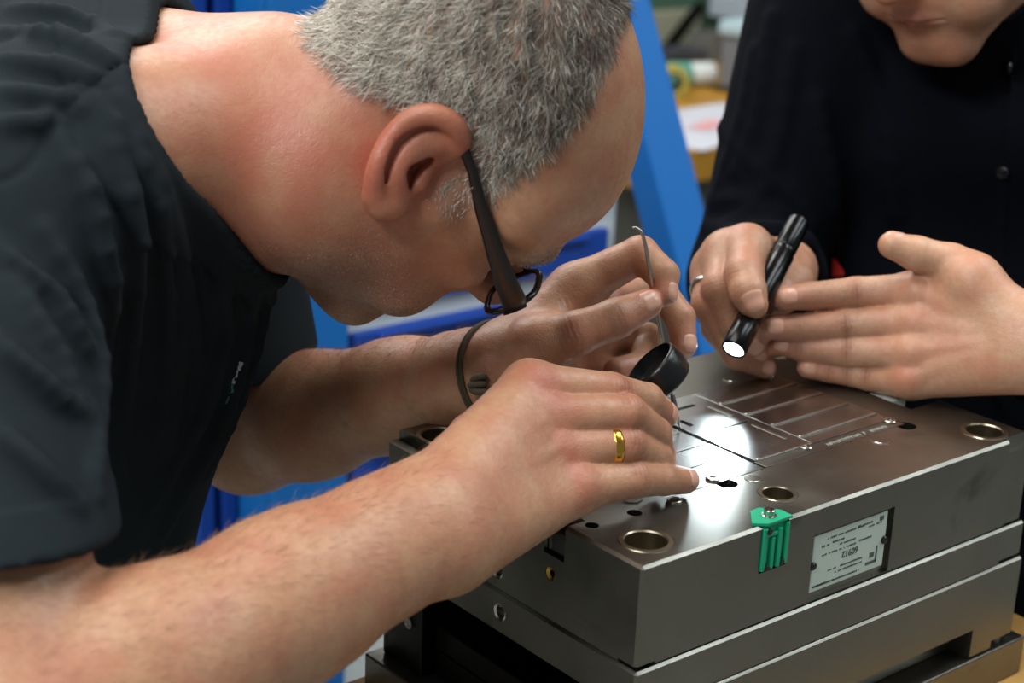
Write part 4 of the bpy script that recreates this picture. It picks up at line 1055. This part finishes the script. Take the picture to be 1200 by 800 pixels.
# ---- paracord wristband on the far wrist
M['cord'] = mat('olive_cord', '#4a3f2e', .85, bump=.6, bscale=900)
wb = empty('wristband', W(WRF), 'dark olive knotted cord wristband on the wrist beyond the mould corner', 'wristband')
ax = unit(WRF-ELF); cc = lerp(ELF, WRF, .985)
def around(cc, ax, root, lift, n=40, tilt=None):
    x, y, z = (np.array(v) for v in frame_from(ax)); out = []
    for i in range(n):
        d = x*math.cos(2*math.pi*i/n)+y*math.sin(2*math.pi*i/n); r = 10.
        for _ in range(40): r += float(val(root, cc+d*r)[0]*-.7)*-1 if False else max(-3, min(6, -float(val(root, cc+d*r)[0])))
        out.append(cc+d*(r+lift)+(tilt*(d@np.array(U2)) if tilt is not None else 0))
    return out
ring_pts = around(cc, ax, body1, 1.0, tilt=ax*7)
bm = bmesh.new(); add_tube(bm, ring_pts, 1.45, 8, True); bmobj('cord', bm, M['cord'], wb, None, True)
bm = bmesh.new(); add_tube(bm, [p+ax*2.9 for p in ring_pts], 1.45, 8, True); bmobj('cord', bm, M['cord'], wb, None, True)
kp = march(U(0, Cone(cc-ax*30, cc+ax*30, 34)), 560, 450)[0][0]
bm = bmesh.new()
for k_ in range(3):
    c_ = kp+U2*(3.5-3.8*k_)+R2*(.6*(-1)**k_); add_tube(bm, [c_+R2*(3.6+.8*(k_ in (1, 2)))*math.cos(a)-FW*3.0*math.sin(a)+U2*(1.6-1.2*k_)*math.sin(a+.6) for a in np.linspace(0, 2*math.pi, 18)[:-1]], 2.2, 8, True)
bmobj('knot', bm, M['cord'], wb, None, True)

# ---- scriber in the far hand
sc_ = empty('scriber', W(P(775, 390, 1118)), 'thin steel hooked scriber held upright on the mould', 'tool')
pts = [P(740.5, 267, 1092), P(745, 266.5, 1093), P(750.5, 270, 1094), P(754, 278, 1095), P(757, 290, 1097), P(763, 325, 1104), P(770, 366, 1112), P(781, 425, 1128), P(788, 462, 1137)]
bm = bmesh.new(); add_tube(bm, pts, [.5, .8, 1.0, 1.1, 1.25, 1.4, 1.45, 1.45, 1.45], 10); bmobj('shaft', bm, M['steel_bright'], sc_, None, True)
bm = bmesh.new(); add_tube(bm, [P(786.5, 455, 1135.5), P(790, 472, 1139.5), P(793.5, 488, 1144), P(797.5, 503, 1148)], [1.5, 1.9, 1.5, .35], 10); bmobj('point', bm, M['steel_polish'], sc_, None, True)
# ---- loupe in the near hand
lo = empty('loupe', W(P(768, 425, 1090)), 'black round loupe held between finger and thumb over the mould', 'magnifier')
lax = c2w(unit((.69, .69, .27))); lc = P(761, 425, 1078)
bm = bmesh.new(); add_lathe(bm, lc, lax, [(17.0, 0), (18.6, .4), (18.9, 3), (18.9, 17), (17, 19), (13.5, 19.5), (13.5, 18.5), (16.4, 17.5), (16.8, 3), (17.0, 0)], 48, False); bmobj('housing', bm, mat('black_loupe', '#0c0d0e', .3, bump=.2, bscale=700), lo, None, True)
bm = bmesh.new(); add_lathe(bm, lc+lax*8, lax, [(.01, -2.2), (8, -1.6), (16.5, 0), (8, 1.6), (.01, 2.2)], 40, False); bmobj('lens', bm, M['lens'], lo, None, True)
# ------------------------------------------------------------------ the second man, in the black shirt, behind the far corner of the mould
H2 = Head(CAMP+c2w((351., -357., 1350.)), c2w((-.687, -.198, .70)), c2w((-.59, .717, -.375)), 1.0, -14)
S2R, E2R, W2R = P(972, -30, 1490), P(884, 330, 1500), P(912, 320, 1336)
S2L, E2L, W2L = P(1345, 0, 1490), P(1425, 425, 1425), P(1206, 398, 1186)
head2 = H2.node()
neck2 = U(24, Cone(H2.p(0, -22, -20), P(1165, 10, 1500), 56, 64), Cone(H2.p(0, 10, -50), P(1155, 60, 1480), 40, 52))
R2T = {'index': [P(876, 288, 1250), P(872, 322, 1216), P(877, 343, 1204), P(883, 357, 1201)],
       'middle': [P(850, 295, 1256), P(843, 338, 1226), P(862, 380, 1228), P(882, 402, 1234)],
       'ring': [P(834, 315, 1262), P(828, 356, 1235), P(852, 397, 1238), P(888, 412, 1246)],
       'pinky': [P(834, 345, 1266), P(838, 384, 1244), P(862, 418, 1244), P(897, 431, 1249)],
       'thumb': [P(926, 320, 1304), P(932, 328, 1277), P(916, 343, 1255), P(899, 353, 1241)]}
R2R = {'index': [15, 14, 13, 10.4], 'middle': [15, 13, 11.6, 9.8], 'ring': [13.5, 11.2, 10, 8.8], 'pinky': [12.5, 10.2, 9, 8], 'thumb': [14, 13, 12, 9.5]}
n2r = unit(c2w((-.35, -.75, .2)))
L2T = {'index': [P(1074, 342, 1222), P(1003, 343, 1238), P(950, 347, 1233), P(919, 349, 1223)],
       'middle': [P(1074, 378, 1218), P(990, 381, 1232), P(932, 384, 1233), P(904, 383, 1227)],
       'ring': [P(1070, 412, 1214), P(994, 412, 1230), P(940, 407, 1240), P(915, 403, 1242)],
       'pinky': [P(1066, 444, 1216), P(1018, 441, 1232), P(972, 433, 1242), P(947, 430, 1243)],
       'thumb': [P(1140, 330, 1200), P(1114, 308, 1208), P(1074, 297, 1206), P(1045, 287, 1204)]}
L2R = {'index': [13.5, 11.6, 10.2, 8.8], 'middle': [13.5, 11.4, 10, 8.6], 'ring': [13, 11, 9.8, 8.4], 'pinky': [12.5, 10.2, 9.2, 8.2], 'thumb': [17, 13.5, 12, 9.6]}
n2l = unit(np.cross(L2T['pinky'][0]-L2T['index'][0], L2T['middle'][1]-W2L))
if n2l@FW > 0: n2l = -n2l
hand2r = hand(R2T, R2R, W2R, n2r, wrad=(17, 20)); hand2l = hand(L2T, L2R, W2L, n2l, wrad=(20, 23))
core2 = U(30, Cone(P(1165, 60, 1515), P(1150, 420, 1610), 70, 75), Cone(S2R, S2L, 45, 45))
body2 = U(9, U(20, U(14, head2, neck2), core2), U(12, arm(S2R, E2R, W2R, .95, n2r), hand2r), U(12, arm(S2L, E2L, W2L, .98, n2l), hand2l))
tend2 = U(2, *[Cone(lerp(W2L, L2T[f][0], .45)+n2l*13.5, L2T[f][0]+n2l*9, 2.2, 2.6) for f in ('index', 'middle', 'ring', 'pinky')])
body2 = U(7, body2, tend2, *[Ell(L2T[f][0]+n2l*5, (10, 10, 9)) for f in ('index', 'middle', 'ring', 'pinky')])
v2, q2 = surface(body2, globals().get('VOX', 1.3)*1.12)
vn2 = vnormals(v2, q2)
v2 = v2+vn2*(creases(v2, vn2, {k: L2T[k] for k in L2T if k != 'thumb'}, L2R, lambda f: n2l)+creases(v2, vn2, {k: R2T[k] for k in ('index', 'middle')}, R2R, lambda f: unit(-FW-.6*R2)))[:, None]
h2 = H2.loc(v2); red2 = np.zeros(len(v2))
for f in ('index', 'middle', 'ring', 'pinky'):
    red2 += .8*blob(v2, L2T[f][0]+n2l*12, 10)+.6*blob(v2, L2T[f][1]+n2l*8, 6)+.45*blob(v2, L2T[f][3], 14)+.45*blob(v2, R2T[f][3], 14)+.4*blob(v2, R2T[f][1], 14)
red2 += .9*blob(h2, (0, 112, -10), 20)+.4*blob(h2, (0, 90, -70), 40)
stub2 = .35*sm(h2[:, 2], -22, -50)*sm(h2[:, 1], 0, 20)*(h2[:, 2] > -120)*sm(-np.abs(h2[:, 0]), -110, -78)
lip2 = blob(h2, (0, 98, -51), 9)+blob(h2, (12, 95, -51), 8)+blob(h2, (-12, 95, -51), 8)
SK2 = skin_mat('skin_fair', '#c79a7c', '#bd7058', '#a97a5e')
man2 = mesh_np('person', v2, q2, SK2, None, None, {'red': np.clip(red2, 0, 1), 'stubble': stub2, 'lip': np.clip(lip2, 0, .8), 'scalp': np.zeros(len(v2)), 'dark': np.clip(crease_dark(v2, vn2, L2T, L2R, n2l)+.5*crease_dark(v2, vn2, R2T, R2R, unit(-FW-.5*R2), ('index', 'middle')), 0, 1)})
PINV[man2.name] = Matrix()
tag(man2, 'man in a long black button shirt with a flashlight and flat hand over the mould', 'person')
for f in ('index', 'middle', 'ring', 'pinky'): nail(man2, L2T[f][3], L2T[f][3]-L2T[f][2], n2l-.1*FW, L2R[f][3], chain(L2T[f], L2R[f], 2.5))
nail(man2, L2T['thumb'][3], L2T['thumb'][3]-L2T['thumb'][2], U2*.9-.15*FW, L2R['thumb'][3], chain(L2T['thumb'], L2R['thumb'], 2.5))
nail(man2, R2T['index'][3], R2T['index'][3]-R2T['index'][2], -FW, R2R['index'][3], chain(R2T['index'], R2R['index'], 2.5))
nail(man2, R2T['middle'][3], R2T['middle'][3]-R2T['middle'][2], -FW-.2*R2, R2R['middle'][3], chain(R2T['middle'], R2R['middle'], 2.5))
nail(man2, R2T['pinky'][3], R2T['pinky'][3]-R2T['pinky'][2], -FW+.2*U2, R2R['pinky'][3], chain(R2T['pinky'], R2R['pinky'], 2.5))
nail(man2, R2T['ring'][3], R2T['ring'][3]-R2T['ring'][2], -FW, R2R['ring'][3], chain(R2T['ring'], R2R['ring'], 2.5))
# hair cap, out of frame
hf2 = U(6, Ell(H2.p(0, -20, 60), (79, 96, 80), H2.A)); hcap = CUT(4, hf2, Half(H2.p(0, 40, 60), H2.F*.75-H2.Uv*.66)); hcap = CUT(4, hcap, Half(H2.p(0, 0, 10), -H2.Uv))
vh, qh = surface(hcap, 5.0); mesh_np('hair', vh, qh, mat('dark_hair', '#2c241e', .6, bump=.8, bscale=500), man2)
# shirt
trunk2 = U(50, Cone(P(1010, 10, 1510), P(1300, 10, 1510), 78, 78), Cone(P(1090, 150, 1540), P(1240, 150, 1540), 118, 118), Cone(P(1085, 330, 1585), P(1230, 330, 1585), 118, 118), Cone(P(1090, 520, 1640), P(1240, 520, 1640), 120, 120), Cone(P(1100, 640, 1780), P(1230, 640, 1780), 116, 116))
sl2r = U(16, Cone(S2R, E2R, 66, 57), Cone(E2R, lerp(E2R, W2R, .95), 57, 41)); sl2l = U(16, Cone(S2L, E2L, 66, 57), Cone(E2L, lerp(E2L, W2L, .95), 60, 46))
cutr, cutl = lerp(E2R, W2R, .86), lerp(E2L, W2L, .93)
sl2r = CUT(2, sl2r, Half(cutr, W2R-E2R)); sl2l = CUT(2, sl2l, Half(cutl, W2L-E2L))
sl2r = SUB(1.5, sl2r, CUT(1, INFL(U(9, arm(S2R, E2R, W2R, .95, n2r)), 1.5), Half(lerp(E2R, W2R, .7), E2R-W2R)))
sl2l = SUB(1.5, sl2l, CUT(1, INFL(U(9, arm(S2L, E2L, W2L, .98, n2l)), 1.5), Half(lerp(E2L, W2L, .75), E2L-W2L)))
coll2 = INFL(neck2, 9); shell2 = U(18, U(24, trunk2, sl2r), sl2l)
cpl = P(1120, 95, 1440); cn2 = unit(H2.O-P(1165, 60, 1505))
shell2 = U(8, shell2, CUT(1.5, coll2, Half(H2.p(0, -5, -92), cn2)))
F2 = [([(905, 20), (895, 80), (885, 140), (862, 200)], 4), ([(885, 60), (872, 130), (850, 190), (835, 240)], 4), ([(930, 60), (915, 150), (890, 240), (850, 262)], 4), ([(806, 262), (850, 268), (900, 270), (945, 282)], 5), ([(845, 150), (880, 190), (930, 230), (950, 262)], 4),
      ([(960, 120), (975, 200), (985, 290)], 4), ([(1000, 40), (1040, 140), (1050, 250)], 4), ([(820, 230), (870, 235), (910, 250)], 3.5)]
rd2 = []
for path, hgt in F2:
    x, y = dense(path, 8); pts, ok = march(shell2, x, y); pts = pts[ok]
    if len(pts) < 3: continue
    g = grad(shell2, pts)
    for i in range(len(pts)-1): rd2.append(Cone(pts[i]-g[i]*(4.5-hgt*.6), pts[i+1]-g[i+1]*(4.5-hgt*.6), 4.4))
px_, py_ = dense([(1188, 60), (1182, 120), (1178, 200), (1172, 330), (1166, 470)], 10); pk, ok = march(shell2, px_, py_)
shell2 = U(12, shell2, U(3, *rd2)); shell2 = U(2, shell2, U(1, *[Cone(pk[i], pk[i+1], 2.2) for i in range(len(pk)-1)]))
shirt2 = SUB(1.0, shell2, CUT(1, INFL(neck2, 2), Half(P(1160, 60, 1500), -cn2)))
vs2, qs2 = surface(shirt2, globals().get('VOXC', 2.4)*1.25, kmax=70)
rip = np.array([mnoise.noise(Vector((p[0]*.010, p[1]*.010, p[2]*.007))) for p in vs2]); vs2 = vs2+vnormals(vs2, qs2)*(rip*2.5)[:, None]
sh2 = mesh_np('shirt', vs2, qs2, M['shirt2'], man2); sh2['label'] = 'black long sleeved button shirt'
M['button'] = mat('black_button', '#1a1a1e', .2)
for (x, y) in ((1175, 202), (1183, 79), (1170, 330), (1166, 450)):
    p_, ok = march(shirt2, x, y); g_ = grad(shirt2, p_)[0]; bm = bmesh.new()
    add_lathe(bm, p_[0], g_, [(5.6, -.5), (5.6, 2.2), (4.8, 2.9), (4.0, 2.3), (.01, 2.2)], 24)
    bmobj('button', bm, M['button'], sh2, None, True)
HIP2 = P(1150, 540, 1790); side2 = unit(S2R-S2L); side2[2] = 0; side2 = unit(side2); fw2 = np.cross(np.array([0, 0, 1.]), side2); fw2 = fw2 if fw2@FW < 0 else -fw2
lower_body(HIP2, side2, fw2, man2)
# silver ring
finger_ring('finger_ring', R2T['ring'][0], R2T['ring'][1], .62, 12.6, 4.2, M['silver'], 'narrow silver ring on the hand that grips the flashlight')
# flashlight
fl = empty('flashlight', W(P(890, 350, 1222)), 'slim black metal flashlight, lit, pointing down at the mould', 'flashlight')
fa, fb_ = P(859.5, 410, 1190), P(937, 258, 1258); fx = unit(fb_-fa); LF = np.linalg.norm(fb_-fa)
M['alu'] = mat('black_aluminium', '#0b0c0e', .22, .6)
bm = bmesh.new(); add_lathe(bm, fa, fx, [(7.4, 2.0), (7.5, 0), (8.8, 0), (9.2, 1.0), (9.2, 24), (8.5, 25.5), (8.5, 27), (9.1, 28), (9.1, LF*.72), (8.2, LF*.73), (8.2, LF*.76)], 40, False); bmobj('barrel', bm, M['alu'], fl, None, True)
bm = bmesh.new(); add_lathe(bm, fa, fx, [(8.0, LF*.75), (8.6, LF*.77), (8.4, LF-3), (7.4, LF), (.01, LF)], 36, False); bmobj('tail_cap', bm, M['alu'], fl, None, True)
M['lamp'] = bpy.data.materials.new('led_lens'); M['lamp'].use_nodes = True
b_ = M['lamp'].node_tree.nodes['Principled BSDF']; b_.inputs['Emission Color'].default_value = (.93, 1, 1, 1); b_.inputs['Emission Strength'].default_value = 12
bm = bmesh.new(); add_lathe(bm, fa, fx, [(.01, 1.2), (7.5, 1.2), (7.5, 2.2), (.01, 2.4)], 32, False); bmobj('lens', bm, M['lamp'], fl)
SL = bpy.data.lights.new('flashlight_beam', 'SPOT'); SL.energy = 2.7; SL.spot_size = math.radians(50); SL.spot_blend = 1.0; SL.shadow_soft_size = .006; SL.color = (.78, .93, 1)
so = bpy.data.objects.new('flashlight_beam', SL); COL.objects.link(so); so.location = W(fa-fx*1.5)
so.rotation_euler = (W(onplane(822, 512, 2, 0))-W(fa)).to_track_quat('-Z', 'Y').to_euler()
# scrap of red cloth behind the forearm
c_ = march(shirt2, 979, 312)[0][0]; rg = empty('red_tag', W(c_), 'small red cloth tag between forearm and black shirt front', 'tag')
nn = -FW; bm = bmesh.new(); o_ = c_-FW*4
add_prism(bm, [o_+R2*(-3)+U2*10, o_+R2*9-U2*8, o_+R2*(-4)-U2*9], FW*2); bmobj('cloth', bm, mat('red_cloth', '#d0241c', .8), rg)
